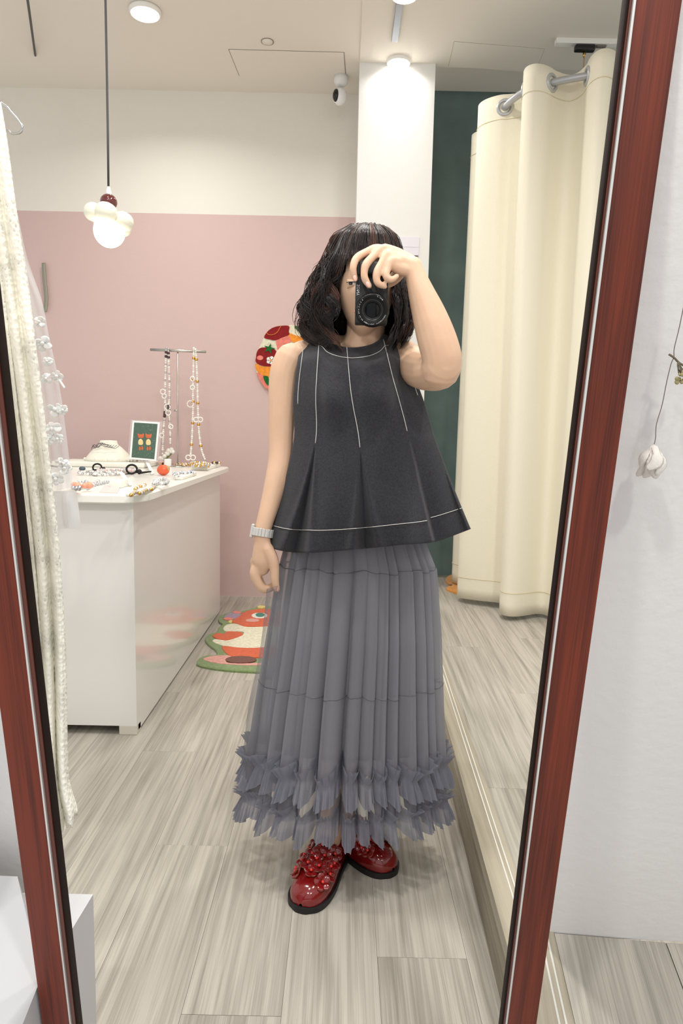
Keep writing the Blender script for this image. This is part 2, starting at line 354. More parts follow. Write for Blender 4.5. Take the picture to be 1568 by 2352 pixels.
# white display box beside the mirror: this side and its reflection
ztop = .30
P = [near_plane(*p, 2, ztop) for p in [(-260, 2000), (40, 2013), (74, 2160), (88, 2262), (52, 2352), (20, 2430), (-300, 2430)]]
bx = MB().prism([(p[0], p[1], .005) for p in P], [tuple(p) for p in P])
tag(near_obj(bx, 'display_box', mat('white_laminate', (196, 196, 198), .35)), 'low white box in front of the wall, outside the mirror', 'box')
b0 = aZ(214, 2054, ztop); e0 = aZ(160, 2150, ztop)
bx = MB(); xs = b0[0]; bx.prism([(-.95, mirY(-.6, 0) + .03, 0), (xs - .008, mirY(-.45, 0) + .03, 0), (xs, b0[1], 0), (-.95, b0[1], 0)], [(-.95, mirY(-.6, .3) + .03, ztop), (xs - .008, mirY(-.45, .3) + .03, ztop), (xs, b0[1], ztop), (-.95, b0[1], ztop)])
tag(bx.build('display_box', MATS['white_laminate'], smooth=False), 'low white box on the plank floor, seen at the bottom corner of the mirror', 'box')

# ================================================================== CEILING FIXTURES
m_glow = mat('lamp_glow', (255, 250, 240), .5, emit=14)
m_trim = mat('lamp_trim', (238, 236, 230), .5)
def downlight(p, r, label, z=None, watt=LIGHT_W):
    z = z or ZC - .006
    t = empty('downlight', (p[0], p[1], z), label, 'ceiling light', 'ceiling downlights')
    MB().lathe([(r * .86, -.004), (r * .92, -.018), (r, -.016), (r * 1.04, -.003), (r * 1.04, .004)], (p[0], p[1], z), 28).build('trim_ring', m_trim, t)
    MB().lathe([(0.0001, -.024), (r * .5, -.023), (r * .88, -.0185), (r * .9, -.002)], (p[0], p[1], z), 28).build('diffuser', m_glow, t)
    ld = bpy.data.lights.new('downlight_lamp', 'AREA'); ld.shape = 'DISK'; ld.size = r * 2; ld.energy = watt; ld.color = (1, .98, .945); ld.spread = math.radians(150)
    lo = bpy.data.objects.new('downlight_lamp', ld); COL.objects.link(lo); lo.parent = t; lo.location = (0, 0, -.026)
p1 = aZ(333, 22, ZC); p2 = aZ(929, -10, ZC - .02); p3 = aZ(915, 146, ZC - .02)
downlight(p1, .075, 'round downlight in the ceiling near the hanging cord')
downlight(p2, .065, 'round downlight at the top edge, before the grey track', watt=5)
downlight(p3, .065, 'round downlight right in front of the white pillar', watt=4)
for q, lb in (((-.75, 1.75), 'round downlight above the near end of the display counter'), ((.30, 2.05), 'round downlight above and behind the person'), ((-.25, .95), 'round downlight above the foot of the mirror'), ((.75, 1.3), 'round downlight above the raised platform')): downlight(q, .075, lb, watt=11.5)
for q in ((-.45, 1.35), (.75, 1.5)):  # fill lamps without fixtures, added to brighten the wall outside the mirror
    ld = bpy.data.lights.new('near_fill_lamp', 'AREA'); ld.shape = 'DISK'; ld.size = .15; ld.energy = 19; ld.color = (1, .985, .955)
    lo = bpy.data.objects.new('near_fill_lamp', ld); COL.objects.link(lo); lo.matrix_world = Matrix.Translation(Vector(refl((*q, ZC - .03)))) @ Vector(UPR).to_track_quat('Z', 'Y').to_matrix().to_4x4()
tr0, tr1 = aZ(921, -40, ZC - .012), aZ(920, 93, ZC - .012)
o = MB().box(tr0[0] - .012, tr0[0] + .022, tr0[1], tr1[1], ZC - .022, ZC - .006, bev=.002).build('light_track', mat('track_grey', (150, 155, 162), .4, metal=.3), smooth=False)
tag(o, 'short grey light track on the ceiling in front of the pillar', 'light track')
# right-hand white track with black adapter and gold cord
ra, rb = aZ(1275, 97, ZC - .02), aZ(1500, 104, ZC - .02)
t = empty('ceiling_track', (ra[0], ra[1], ZC - .03), 'white ceiling track with black adapter above the curtain', 'light track')
MB().box(ra[0], rb[0], ra[1] - .02, ra[1] + .02, ZC - .032, ZC - .006, bev=.002).build('rail', m_trim, t, smooth=False)
ad = aZ(1345, 106, ZC - .045)
MB().box(ad[0] - .052, ad[0] + .052, ra[1] - .018, ra[1] + .018, ZC - .062, ZC - .033, bev=.008).build('adapter', m_black, t)
MB().box(ad[0] + .06, ad[0] + .11, ra[1] - .012, ra[1] + .012, ZC - .040, ZC - .033, bev=.002).build('adapter_clip', mat('grey_clip', (120, 115, 105), .5), t)
MB().lathe([(.008, 0), (.008, -.02), (.004, -.03)], (ad[0], ra[1], ZC - .062), 10).build('cord_grip', mat('gold', (196, 160, 96), .3, metal=1), t)
MB().tube([(ad[0], ra[1], ZC - .09), (ad[0], ra[1], 2.2)], .0022, 6).build('gold_cord', mat('gold_thread', (200, 150, 100), .5), t)
# slack black cable, upper corner
c1 = aZ(81, 127, ZC); c0 = aY(55, -60, 3.0)
tag(MB().tube(cr([c1 + [0, 0, -.001], (c1 + c0) / 2 + [0, 0, .002], c0], 8), .006, 8).build('ceiling_cable', m_black), 'thin black cable fixed to the ceiling in the upper corner', 'cable')
# security camera
sc = aY(780, 217, 4.25); t = empty('security_camera', (sc[0], sc[1], ZC), 'white ball security camera with black face under the ceiling hatch', 'camera')
MB().lathe([(.040, 0), (.040, -.035), (.030, -.05), (.02, -.055)], (sc[0] + .005, sc[1], ZC), 24).build('mount', m_white, t)
MB().sphere((sc[0], sc[1], sc[2] - .012), (.040, .038, .048), 24, 16).build('housing', mat('cam_white', (236, 236, 236), .25), t)
MB().sphere((sc[0] - .019, sc[1] - .012, sc[2] - .012), (.022, .03, .036), 20, 12).build('lens_face', mat('cam_black', (16, 16, 18), .2), t)

# ================================================================== PENDANT LAMP
pb = aY(252, 530, 2.6); t = empty('pendant_lamp', tuple(pb), 'pendant lamp with glowing globe, cream flower shade and dark red ball', 'lamp')
px_ = 2.68 / F
tilt = Matrix.Rotation(math.radians(14), 4, 'Y') @ Matrix.Rotation(math.radians(-10), 4, 'X')
def lp(px, py): return aY(px, py, 2.6)
ctop = aY(236, -200, 2.6); top = np.array([lp(249, 432)[0], 2.6, ZC])
MB().tube([lp(249, 434), lp(247.5, 300), lp(245, 150), (lp(243, 40)[0], 2.6, ZC)], .0042, 8).build('cord', mat('cord_grey', (70, 70, 72), .6), t)
MB().lathe([(.005, .012), (.007, .004), (.010, -.006), (.011, -.024)], lp(249.5, 437), 16).build('cord_grip', mat('clear_grip', (235, 235, 238), .2), t)
MB().sphere(lp(249.5, 464), (.0305, .0305, .028), 24, 16).build('ball', mat('dark_red_glaze', (92, 26, 24), .08, coat=1), t)
# flower shade: five puffy lobes around a tilted ring
sh = MB(); n1, n2 = 140, 20; G = np.zeros((n2, n1, 3)); cs = lp(252, 503)
for i in range(n2):
    b = 2 * math.pi * i / (n2 - 1)
    for j in range(n1):
        a = 2 * math.pi * j / n1; lobe = abs(math.cos(2.5 * a + .6)) ** .55
        R_ = .046 + .018 * lobe; r_ = .015 + .014 * lobe
        v = Vector(((R_ + r_ * math.cos(b)) * math.cos(a), (R_ + r_ * math.cos(b)) * math.sin(a), (r_ * 1.05) * math.sin(b))); v = tilt @ v
        G[i, j] = (cs[0] + v.x, cs[1] + v.y, cs[2] + v.z)
sh.grid(G, wrap=True); sh.sphere((cs[0], cs[1], cs[2] + .006), (.05, .05, .016), 20, 8, rot=tilt); sh.build('flower_shade', mat('cream_ceramic', (240, 238, 220), .3, coat=.3, sss=.2), t)
MB().sphere(lp(251, 531), (.056, .056, .058), 32, 20).build('globe', mat('globe_glow', (255, 248, 232), .4, emit=2.2), t)
ld = bpy.data.lights.new('pendant_glow', 'POINT'); ld.energy = 2.2; ld.color = (1, .86, .68); ld.shadow_soft_size = .06
lo = bpy.data.objects.new('pendant_glow', ld); COL.objects.link(lo); lo.parent = t; lo.location = Vector(lp(250, 575)) - Vector(t.location)

# ================================================================== DISPLAY COUNTER
ZT_ = .885; CXR, CYN, CYF = -.728, 2.37, 4.06
t = empty('display_counter', (-1.25, 3.2, 0), 'glossy white display counter with rounded worktop covered in jewellery', 'counter')
cnt = t
MB().box(-2.0, CXR, CYN, CYN + .02, .035, .852).build('end_panel', m_gloss_white, t, smooth=False)
MB().box(CXR - .02, CXR, CYN + .02, CYF, .012, .852).build('side_panel', m_gloss_white, t, smooth=False)
MB().box(-2.0, CXR - .02, CYF - .02, CYF, .012, .852).build('back_panel', m_gloss_white, t, smooth=False)
MB().box(-1.98, CXR - .02, CYN + .04, CYF - .03, .04, .80).build('carcass', m_gloss_white, t, smooth=False)
MB().box(CXR - .065, CXR, CYN, CYN + .05, 0, .036, bev=.003).build('foot', mat('worn_white', (205, 200, 188), .6), t, smooth=False)
MB().box(CXR - .05, CXR - .005, CYF - .05, CYF, 0, .013).build('foot', MATS['worn_white'], t, smooth=False)
XR, YN, YF = CXR + .045, CYN - .05, CYF + .07
poly = [(-2.02, YN), (XR - .10, YN)] + [tuple(p) for p in cr([(XR - .10, YN), (XR - .045, YN + .012), (XR - .008, YN + .07), (XR, YN + .15)], 4)][1:] + [(XR, YF - .03), (XR - .01, YF - .008), (XR - .03, YF), (-2.02, YF)]
wt = MB(); rr = .007
cpoly = np.mean(poly, 0)
def inset(k): return [(p[0] - math.copysign(k, p[0] - cpoly[0]), p[1] - math.copysign(k, p[1] - cpoly[1])) for p in poly]
wt = MB(); rings = [(inset(.006), ZT_ - .033), (poly, ZT_ - .028), (poly, ZT_ - .006), (inset(.006), ZT_)]
for k in range(3): 
    n_ = len(poly); V = [(*p, rings[k][1]) for p in rings[k][0]] + [(*p, rings[k + 1][1]) for p in rings[k + 1][0]]
    wt.add(V, [(i, (i + 1) % n_, n_ + (i + 1) % n_, n_ + i) for i in range(n_)])
wt.add([(*p, ZT_) for p in rings[3][0]], [tuple(range(n_))]); wt.add([(*p, ZT_ - .033) for p in rings[0][0]], [tuple(range(n_))[::-1]])
wt.build('worktop', mat('worktop_white', (240, 239, 232), .3, coat=.2), t, smooth=False)
# ------- wall things
wk = [aY(x, y, YB - .02) for x, y in ((100, 604), (102, 640), (106, 680), (105, 702), (103, 716))]
o = MB().tube(cr(wk, 6), .012, 8, flat=.35).build('wall_hook', mat('hook_grey', (150, 148, 132), .4, metal=.4)); tag(o, 'slim grey curved hook on the pink wall beside the lace', 'hook')
# ================================================================== RUGS (tufted patches)
def pile(name, rgb): return mat('pile_' + name, rgb, .95, bump=1.0, bscale=260, var=.16, vscale=60, sheen=.3, spec=.1)
PILE = {k: pile(k, v) for k, v in dict(green=(128, 148, 98), orange=(216, 92, 44), cream=(232, 226, 200), pink=(222, 160, 148), brown=(110, 62, 46), teal=(52, 122, 104), white=(236, 232, 222), purple=(160, 140, 160),
        red=(140, 30, 34), leaf=(30, 104, 44), mango=(244, 150, 56), rose=(232, 132, 118), yellow=(226, 206, 120), amber=(222, 150, 62)).items()}
def patch(to3, poly, up, h0, h1, name, m, parent=None, closed_n=4, raw=False):
    P = np.array(poly, float); P = cr(P, closed_n, closed=True) if not raw else P
    base = [np.array(to3(*p)) for p in P]; c = np.mean(base, 0); up = np.array(up, float)
    def ring(k, h): return [c + (b - c) * k + up * h for b in base]
    n = len(P); mb = MB(); R_ = [ring(1, h0), ring(1, h0 + (h1 - h0) * .7), ring(.985, h1)]
    for k in range(2): mb.add(R_[k] + R_[k + 1], [(i, (i + 1) % n, n + (i + 1) % n, n + i) for i in range(n)])
    mb.add(R_[2], [tuple(range(n))]); mb.add(R_[0], [tuple(range(n))[::-1]])
    return mb.build(name, m, parent, True, sharp=35)
def ell(cx, cy, rx, ry, n=14, a0=0): return [(cx + rx * math.cos(2 * math.pi * i / n + a0), cy + ry * math.sin(2 * math.pi * i / n + a0)) for i in range(n)]
def fz(zx, zy): return aZ(430 + zx * .14668, 1340 + zy * .14668, 0.0)
rug = empty('floor_rug', tuple(fz(1000, 900)), 'tufted animal rug in orange, cream and green on the floor behind the skirt', 'rug')
def fp(poly, h0, h1, name, col, **k): return patch(fz, poly, (0, 0, 1), h0, h1, name, PILE[col], rug, **k)
fp([(145, 1280), (180, 1215), (300, 1172), (455, 1160), (465, 1120), (430, 1060), (330, 985), (280, 905), (330, 835), (420, 805), (475, 770), (490, 715), (555, 668), (500, 630), (490, 560), (560, 512), (700, 470), (850, 462), (1000, 420), (1130, 380), (1270, 380), (1450, 400), (1650, 480), (1780, 620), (1760, 760), (1840, 860), (1800, 1000), (1850, 1150), (1960, 1260), (1850, 1370), (1400, 1420), (1000, 1410), (600, 1385), (300, 1342), (185, 1312)], .0005, .012, 'green_border', 'green')
fp([(690, 640), (760, 580), (860, 500), (1000, 452), (1190, 432), (1400, 455), (1560, 540), (1540, 660), (1400, 705), (1060, 712), (880, 708), (790, 668)], .009, .015, 'orange_patch', 'orange')
fp([(562, 740), (620, 682), (760, 668), (890, 712), (1060, 718), (1450, 712), (1560, 800), (1560, 960), (1400, 1020), (1100, 1042), (800, 1050), (560, 1012), (405, 952), (430, 915), (600, 930), (800, 880), (890, 810), (800, 790), (620, 792)], .009, .0145, 'cream_patch', 'cream')
fp([(395, 860), (470, 826), (585, 832), (615, 800), (740, 798), (845, 812), (868, 850), (720, 908), (600, 935), (450, 905)], .010, .017, 'orange_patch', 'orange')
fp([(540, 1032), (800, 1052), (1060, 1057), (1500, 1035), (1480, 1180), (1000, 1210), (690, 1190)], .009, .0165, 'orange_patch', 'orange')
fp([(245, 1222), (400, 1178), (620, 1168), (690, 1195), (620, 1245), (640, 1290), (1000, 1296), (1500, 1270), (1520, 1310), (1000, 1325), (560, 1302), (370, 1272)], .009, .0145, 'pink_patch', 'pink')
fp(ell(840, 1245, 245, 55), .010, .018, 'brown_patch', 'brown'); fp(ell(1130, 545, 125, 42), .012, .0175, 'white_patch', 'white'); fp(ell(1140, 538, 72, 33), .014, .0185, 'teal_patch', 'teal')
fp(ell(1020, 620, 108, 25), .012, .017, 'pink_patch', 'pink'); fp([(575, 575), (640, 508), (740, 500), (845, 518), (790, 570), (700, 600)], .010, .016, 'purple_patch', 'purple')
fp([(700, 492), (770, 472), (850, 492), (800, 512)], .012, .017, 'pink_patch', 'rose'); fp([(565, 590), (640, 572), (720, 590), (690, 612), (600, 610)], .012, .017, 'pink_patch', 'rose'); fp([(1100, 420), (1130, 385), (1230, 400), (1170, 425)], .012, .017, 'yellow_patch', 'yellow')
fp([(640, 640), (690, 612), (700, 640), (680, 662)], .012, .0165, 'yellow_patch', 'yellow')
# round rug on the wall
YR = YB - .002
def wz(zx, zy): return aY(560 + zx * .12755, 720 + zy * .12755, YR)
wr_ = empty('wall_rug', tuple(wz(800, 800)), 'round tufted wall rug with tomatoes and leaves behind the shoulder', 'rug')
def wp(poly, h0, h1, name, col, **k): return patch(wz, poly, (0, -1, 0), h0, h1, name, PILE[col], wr_, **k)
wp([(215, 850), (228, 720), (285, 610), (355, 455), (420, 335), (520, 262), (640, 230), (800, 226), (860, 208), (930, 230), (1050, 252), (1180, 310), (1290, 395), (1390, 520), (1430, 700), (1400, 900), (1300, 1150), (1100, 1330), (850, 1420), (600, 1425), (430, 1375), (330, 1270), (260, 1150), (220, 1000)], 0, .014, 'cream_base', 'cream')
wp([(368, 440), (425, 335), (520, 265), (640, 232), (812, 232), (812, 330), (822, 388), (720, 430), (580, 488), (470, 474)], .011, .019, 'red_patch', 'red')
o = MB().tube(cr([wz(*p) + np.array([0, -.0195, 0]) for p in [(410, 345), (450, 388), (530, 388), (605, 345), (650, 270), (675, 232)]], 5), .0028, 6, flat=.6).build('orange_line', PILE['mango'], wr_)
wp([(915, 234), (1050, 256), (1195, 332), (1060, 356), (970, 318)], .011, .018, 'leaf_patch', 'leaf')
wp([(790, 412), (832, 362), (900, 388), (1000, 420), (1112, 470), (1110, 495), (1020, 545), (850, 508)], .011, .018, 'orange_patch', 'mango')
wp([(1195, 450), (1280, 390), (1385, 520), (1300, 560)], .011, .018, 'orange_patch', 'mango')
wp([(585, 492), (720, 432), (808, 412), (848, 480), (845, 515), (720, 620), (628, 680), (592, 575)], .011, .0185, 'rose_patch', 'rose')
wp([(222, 800), (238, 700), (290, 632), (380, 618), (540, 640), (605, 720), (640, 850), (560, 950), (340, 948), (222, 882)], .011, .020, 'tomato', 'red')
star = []
for i in range(10): r_ = 105 if i % 2 == 0 else 38; a = math.pi * 2 * i / 10 - 1.3; star.append((462 + r_ * math.cos(a), 640 + r_ * .95 * math.sin(a)))
wp(star, .017, .024, 'tomato_leaf', 'leaf', raw=True)
wp(ell(298, 805, 58, 42), .017, .022, 'rose_patch', 'rose')
for k in range(5):
    a = 2 * math.pi * k / 5; wp(ell(490 + 48 * math.cos(a), 850 + 44 * math.sin(a), 36, 32, 8), .017, .023, 'petal_patch', 'white')
wp(ell(492, 850, 18, 18, 8), .02, .026, 'flower_centre', 'mango')
wp([(216, 898), (300, 948), (480, 962), (620, 960), (640, 1120), (440, 1150), (355, 1125), (262, 1062), (224, 1000)], .011, .018, 'orange_patch', 'mango')
wp([(238, 1068), (350, 1122), (380, 1210), (470, 1290), (620, 1330), (600, 1420), (430, 1372), (330, 1268), (262, 1150)], .011, .0185, 'rose_patch', 'rose')
wp([(358, 1132), (445, 1148), (450, 1300), (385, 1232)], .015, .022, 'leaf_patch', 'leaf')
# orange rug behind the curtain
def pz(px, py): return aZ(px, py, PZ)
og = empty('orange_rug', tuple(pz(1045, 1345)), 'small orange fuzzy rug on the platform behind the curtain hem', 'rug')
patch(pz, [(1022, 1338), (1028, 1328), (1045, 1322), (1085, 1320), (1110, 1335), (1100, 1355), (1060, 1366), (1040, 1362), (1024, 1356), (1032, 1348)], (0, 0, 1), .0005, .014, 'orange_pile', PILE['amber'], og)
patch(pz, [(1040, 1328), (1048, 1326), (1056, 1330), (1054, 1338), (1042, 1338)], (0, 0, 1), .010, .018, 'red_patch', PILE['orange'], og)
patch(pz, ell(1034, 1349, 4, 1.6, 8), (0, 0, 1), .010, .016, 'dark_patch', PILE['brown'], og)

# ================================================================== FITTING-ROOM CURTAIN
ZR = 2.75
m_curt = mat('cream_canvas', (232, 226, 206), .85, bump=.25, bscale=300, stretch=(1, 1, .3), sheen=.2, spec=.2)
rodp = cr([(.83, 4.46, ZR), (.80, 4.12, ZR), (.77, 3.84, ZR), (.785, 3.64, ZR), (.84, 3.495, ZR), (.95, 3.405, ZR), (1.10, 3.335, ZR), (1.22, 3.29, ZR), (1.5, 3.20, ZR), (1.95, 3.07, ZR)], 16)
rd = empty('curtain_rod', (.95, 3.4, ZR), 'curved grey metal curtain rod threaded through the cream curtain', 'curtain rod')
MB().tube(rodp, .0165, 14).build('rod', mat('rod_grey', (176, 178, 182), .35, metal=.55), rd)
MB().lathe([(.03, 0), (.03, .012), (.018, .02)], (.83, YB + .025, ZR), 16).build('wall_flange', MATS['rod_grey'], rd)
seglen = np.r_[0, np.cumsum(np.linalg.norm(np.diff(rodp, axis=0), axis=1))]
def rod_at(u): return np.array([np.interp(u, seglen, rodp[:, k]) for k in range(3)])
def u_of_px(px):     # where along the rod a pixel column falls
    best = min(range(len(rodp)), key=lambda i: abs((lambda c: CX + F * c[0] / c[2])(M.T @ (rodp[i] - C0)) - px) + (0 if rodp[i][1] < 3.9 else 400)); return seglen[best]
cross = [u_of_px(p) for p in (1122, 1160, 1207, 1268, 1350, 1420)]
u_back = seglen[-1]
zero = [.22, .42, cross[0] - .02, cross[1], cross[2], cross[3], cross[4], cross[5]]
while zero[-1] < u_back - .14: zero.append(zero[-1] + .13)
def normal_at(u):
    a, b = rod_at(max(0, u - .02)), rod_at(u + .02); d = b - a; d /= np.linalg.norm(d); n = np.array([-d[1], d[0], 0.0])
    return -n if n[1] > 0 or (abs(d[1]) > .9 and n[0] > 0) else n
# lobes to the front on even intervals
def wave(u):
    for i in range(len(zero) - 1):
        if zero[i] <= u <= zero[i + 1]:
            w = zero[i + 1] - zero[i]; s = math.sin(math.pi * (u - zero[i]) / w); amp = min(.10, .055 + w * .25)
            return (1 if i % 2 == 0 else -1) * amp * (abs(s) ** .75)
    return 0
us = np.linspace(zero[0], zero[-1], 420); nz = 46
ct = empty('curtain', (.95, 3.4, PZ), 'long cream canvas curtain with metal eyelets, drawn around the fitting room', 'curtain')
G = np.zeros((nz, len(us), 3))
wv = np.array([wave(u) for u in us]); k_ = np.hanning(41); k_ /= k_.sum()
wl_ = np.convolve(np.pad(wv, 20, 'edge'), k_, 'valid')
Nn = np.array([normal_at(u) for u in us]); Pp = np.array([rod_at(u) for u in us])
for j in range(nz):
    t_ = j / (nz - 1); f_ = ss(0, .8, t_)
    off = wv * (1 - f_) + (wl_ * 1.15 + .006 * np.sin(us * 21 + 2.2 * t_) + .004 * np.sin(us * 47)) * f_
    G[j] = Pp + Nn * off[:, None]; G[j, :, 2] = (ZR + .062) * (1 - t_) + (PZ + .028 + .006 * np.sin(us * 9)) * t_
MB().grid(G).build('curtain_panel', m_curt, ct).modifiers.new('thick', 'SOLIDIFY').thickness = .003
for tt, nm in ((.955, 'hem_seam'), (.045, 'heading_seam')):
    j = tt * (nz - 1); j0 = int(j); q = G[j0] * (1 - (j - j0)) + G[j0 + 1] * (j - j0)
    MB().tube([q[i] + Nn[i] * .0026 for i in range(0, len(us), 3)], .0013, 4).build(nm, mat('cream_thread', (222, 208, 170), .8), ct)
for zc in zero[1:-1]:
    c = rod_at(zc); i = np.argmin(abs(us - zc)); dirf = G[1, min(i + 2, len(us) - 1)] - G[1, max(i - 2, 0)]; dirf[2] = 0; dirf /= np.linalg.norm(dirf)
    ring = [c + dirf * .034 * math.cos(a) + np.array([0, 0, .034 * math.sin(a)]) for a in np.linspace(0, 2 * math.pi, 28, endpoint=False)]
    MB().tube(ring, .0085, 8, closed=True).build('eyelet', mat('eyelet_grey', (188, 190, 192), .3, metal=.5), ct)

# ================================================================== LACE AND TULLE GARMENTS (at the mirror's edge)
m_lace = lace_mat('cream_lace', (246, 243, 230), .14)
def sheet(edge, left_px, Yd, fold, nfold, ncol=60, nrow=90, ph=0.0, depth=.05):
    E_ = cr(edge, 10); ys = np.linspace(E_[0][1], E_[-1][1], nrow); xs = np.interp(ys, E_[:, 1], E_[:, 0]); G = np.zeros((nrow, ncol, 3))
    for j, (x, y) in enumerate(zip(xs, ys)):
        for i in range(ncol):
            s = i / (ncol - 1); lf = left_px if left_px > -100 else -133 + .1114 * y; q = x + (lf - x) * s
            dy = fold * math.sin(2 * math.pi * nfold * (s + .12 * math.sin(j / nrow * 3)) + ph) * (.35 + .65 * j / nrow) + depth * (s - .0) * 0
            G[j, i] = aY(q, y, Yd + dy)
    return G
ld_ = empty('lace_dress', tuple(aY(60, 1900, 1.12)), 'cream lace dress hanging along the left inner edge of the mirror', 'dress')
G = sheet([(2, 238), (18, 330), (38, 480), (62, 640), (82, 800), (100, 950), (115, 1080), (131, 1220), (142, 1360), (150, 1500), (152, 1640), (158, 1720), (174, 1800), (178, 1868)], -130, 1.12, .014, 4)
G = np.concatenate([G]); 
hem = np.array([aY(px, py, 1.12 + .012 * math.sin(k)) for k, (px, py) in enumerate(zip(np.linspace(178, 76, 60), 1868 + 85 * np.linspace(0, 1, 60) ** .8))])
for j in range(60, 90):
    w_ = ((j - 60) / 29.0) ** 2; G[j, :, 2] = G[j, :, 2] * (1 - w_) + hem[:, 2] * w_
MB().grid(G).build('lace_panel', m_lace, ld_).modifiers.new('thick', 'SOLIDIFY').thickness = .0015
G2 = sheet([(-8, 250), (8, 380), (26, 520), (48, 680), (68, 840), (80, 980), (96, 1150), (108, 1300), (118, 1500), (124, 1700), (130, 1890)], -130, 1.17, .016, 3, ph=1)
MB().grid(G2).build('lining', mat('lining_cream', (232, 228, 208), .85), ld_)
for e in range(2):
    MB().tube([G[j, 2 + 26 * e] + np.array([0, -.004, 0]) for j in range(0, 90, 2)], .0045, 5, flat=.5).build('scalloped_band', m_lace, ld_)
m_sheer = tulle_mat('white_tulle', (240, 240, 240), .42, translucent=.5)
td = empty('tulle_dress', tuple(aY(160, 1215, 1.30)), 'sheer white tulle garment with fabric flowers behind the lace dress', 'dress')
G = sheet([(36, 470), (62, 590), (96, 690), (112, 770), (128, 840), (142, 920), (150, 980), (160, 1060), (172, 1140), (186, 1212)], -150, 1.30, .014, 4, nrow=70)
MB().grid(G).build('tulle_panel', m_sheer, td)
G3 = sheet([(176, 1128), (181, 1170), (187, 1214)], 30, 1.295, .005, 3, ncol=24, nrow=10)
MB().grid(G3).build('solid_hem', tulle_mat('white_hem', (238, 238, 240), .86, translucent=.3), td)
m_petal = mat('white_petal', (240, 240, 240), .8, sss=.2)
def fabric_flower(c, r, seed):
    rg = random.Random(seed); mb = MB()
    for k in range(7):
        a = 2 * math.pi * k / 7 + rg.random(); rr_ = r * (.55 + .35 * rg.random())
        rot = Matrix.Rotation(rg.uniform(-.7, .7), 4, 'X') @ Matrix.Rotation(rg.uniform(-.7, .7), 4, 'Z')
        mb.sphere((c[0] + .55 * r * math.cos(a), c[1] - .004 * rg.random(), c[2] + .55 * r * math.sin(a)), (rr_ * .62, .0012, rr_ * .5), 9, 6, rot=rot)
    mb.sphere((c[0], c[1] - .005, c[2]), r * .25, 8, 6); return mb.build('fabric_flower', m_petal, td)
for k, (fx, fy, fr) in enumerate([(100, 790, .020), (132, 865, .016), (108, 870, .014), (128, 940, .020), (146, 942, .013), (122, 985, .020), (134, 1008, .014), (140, 1062, .014), (150, 1064, .010), (112, 1010, .015), (150, 1075, .018), (130, 1100, .018), (92, 740, .016), (110, 830, .013)]):
    fabric_flower(aY(fx, fy, 1.275), fr * .8, k)
MB().tube([aY(137, 874, 1.27), aY(147, 890, 1.265)], .0022, 6, round_caps=True).build('ribbon_end', m_petal, td)
hk = cr([aY(*p, 1.2) for p in ((-40, 300), (-10, 240), (12, 243), (30, 262), (47, 282), (51, 295), (45, 305), (28, 307), (14, 301), (-30, 312))], 8)
tag(MB().tube(hk, .0022, 8).build('hanger_loop', m_chrome), 'bent chrome wire loop at the top of the lace dress', 'hanger')
# ================================================================== THE PERSON
BY = 1.68
person = empty('person', tuple(aZ(800, 2010, 0.0)), 'person in black sleeveless top and grey tulle skirt photographing themself in the mirror', 'person')
m_skin = mat('skin', (216, 180, 152), .5, sss=.25, bump=.06, bscale=500, spec=.35, var=.03, vscale=30)
body = MB()
def limb(pts, n=6, seg=18, flat=None):      # pts: (px, py, Y, radius)
    P = [(*aY(p[0], p[1], p[2]), p[3]) for p in pts]; Q = cr(P, n); body.tube(Q[:, :3], Q[:, 3], seg, round_caps=True, flat=flat)
# --- head
HC = aY(842, 656, 1.66)
def head_pt(sx, sy, sz):
    a, c = .069, .119; b = .090 if sy < 0 else .096
    x, y, z = a * sx, b * sy, c * sz
    if z < 0:
        t_ = -z / c; x *= 1 - .36 * t_ ** 1.7
        if y > 0: y *= 1 - .30 * t_
        else: y *= 1 - .10 * t_ ** 2
    if y < 0:
        nose = math.exp(-(x / .0105) ** 2) * (ss(.018, -.030, z) if True else 0) * (1 - ss(-.034, -.048, z)); y -= .017 * float(nose)
        for sgn in (-1, 1): y += .007 * math.exp(-((x - sgn * .033) / .017) ** 2 - ((z + .0125) / .012) ** 2)
        y -= .004 * math.exp(-(x / .022) ** 2 - ((z + .058) / .012) ** 2) - .003 * math.exp(-(x / .02) ** 2 - ((z + .083) / .007) ** 2)
        y -= .004 * math.exp(-(x / .018) ** 2 - ((z + .102) / .012) ** 2)
        for sgn in (-1, 1): y -= .003 * math.exp(-((x - sgn * .038) / .02) ** 2 - ((z + .028) / .022) ** 2)
    return (x, y, z)
hr, hs = 60, 64; Gh = np.zeros((hr, hs, 3))
TILT = Matrix.Rotation(math.radians(3), 3, 'Y')
for i in range(hr):
    a = math.pi * (i + .5) / hr
    for k in range(hs):
        b = 2 * math.pi * k / hs; v = TILT @ Vector(head_pt(math.sin(a) * math.sin(b), -math.sin(a) * math.cos(b), math.cos(a))); Gh[i, k] = HC + np.array(v)
hb = MB().grid(Gh, wrap=True); hb.F += [tuple(range(hs))[::-1], tuple((hr - 1) * hs + k for k in range(hs))]; hb.I += [0, 0]; body.add(hb.V, hb.F)
for sgn in (-1, 1): body.sphere(HC + np.array([sgn * .070, .004, -.006]), (.008, .017, .028), 12, 10)
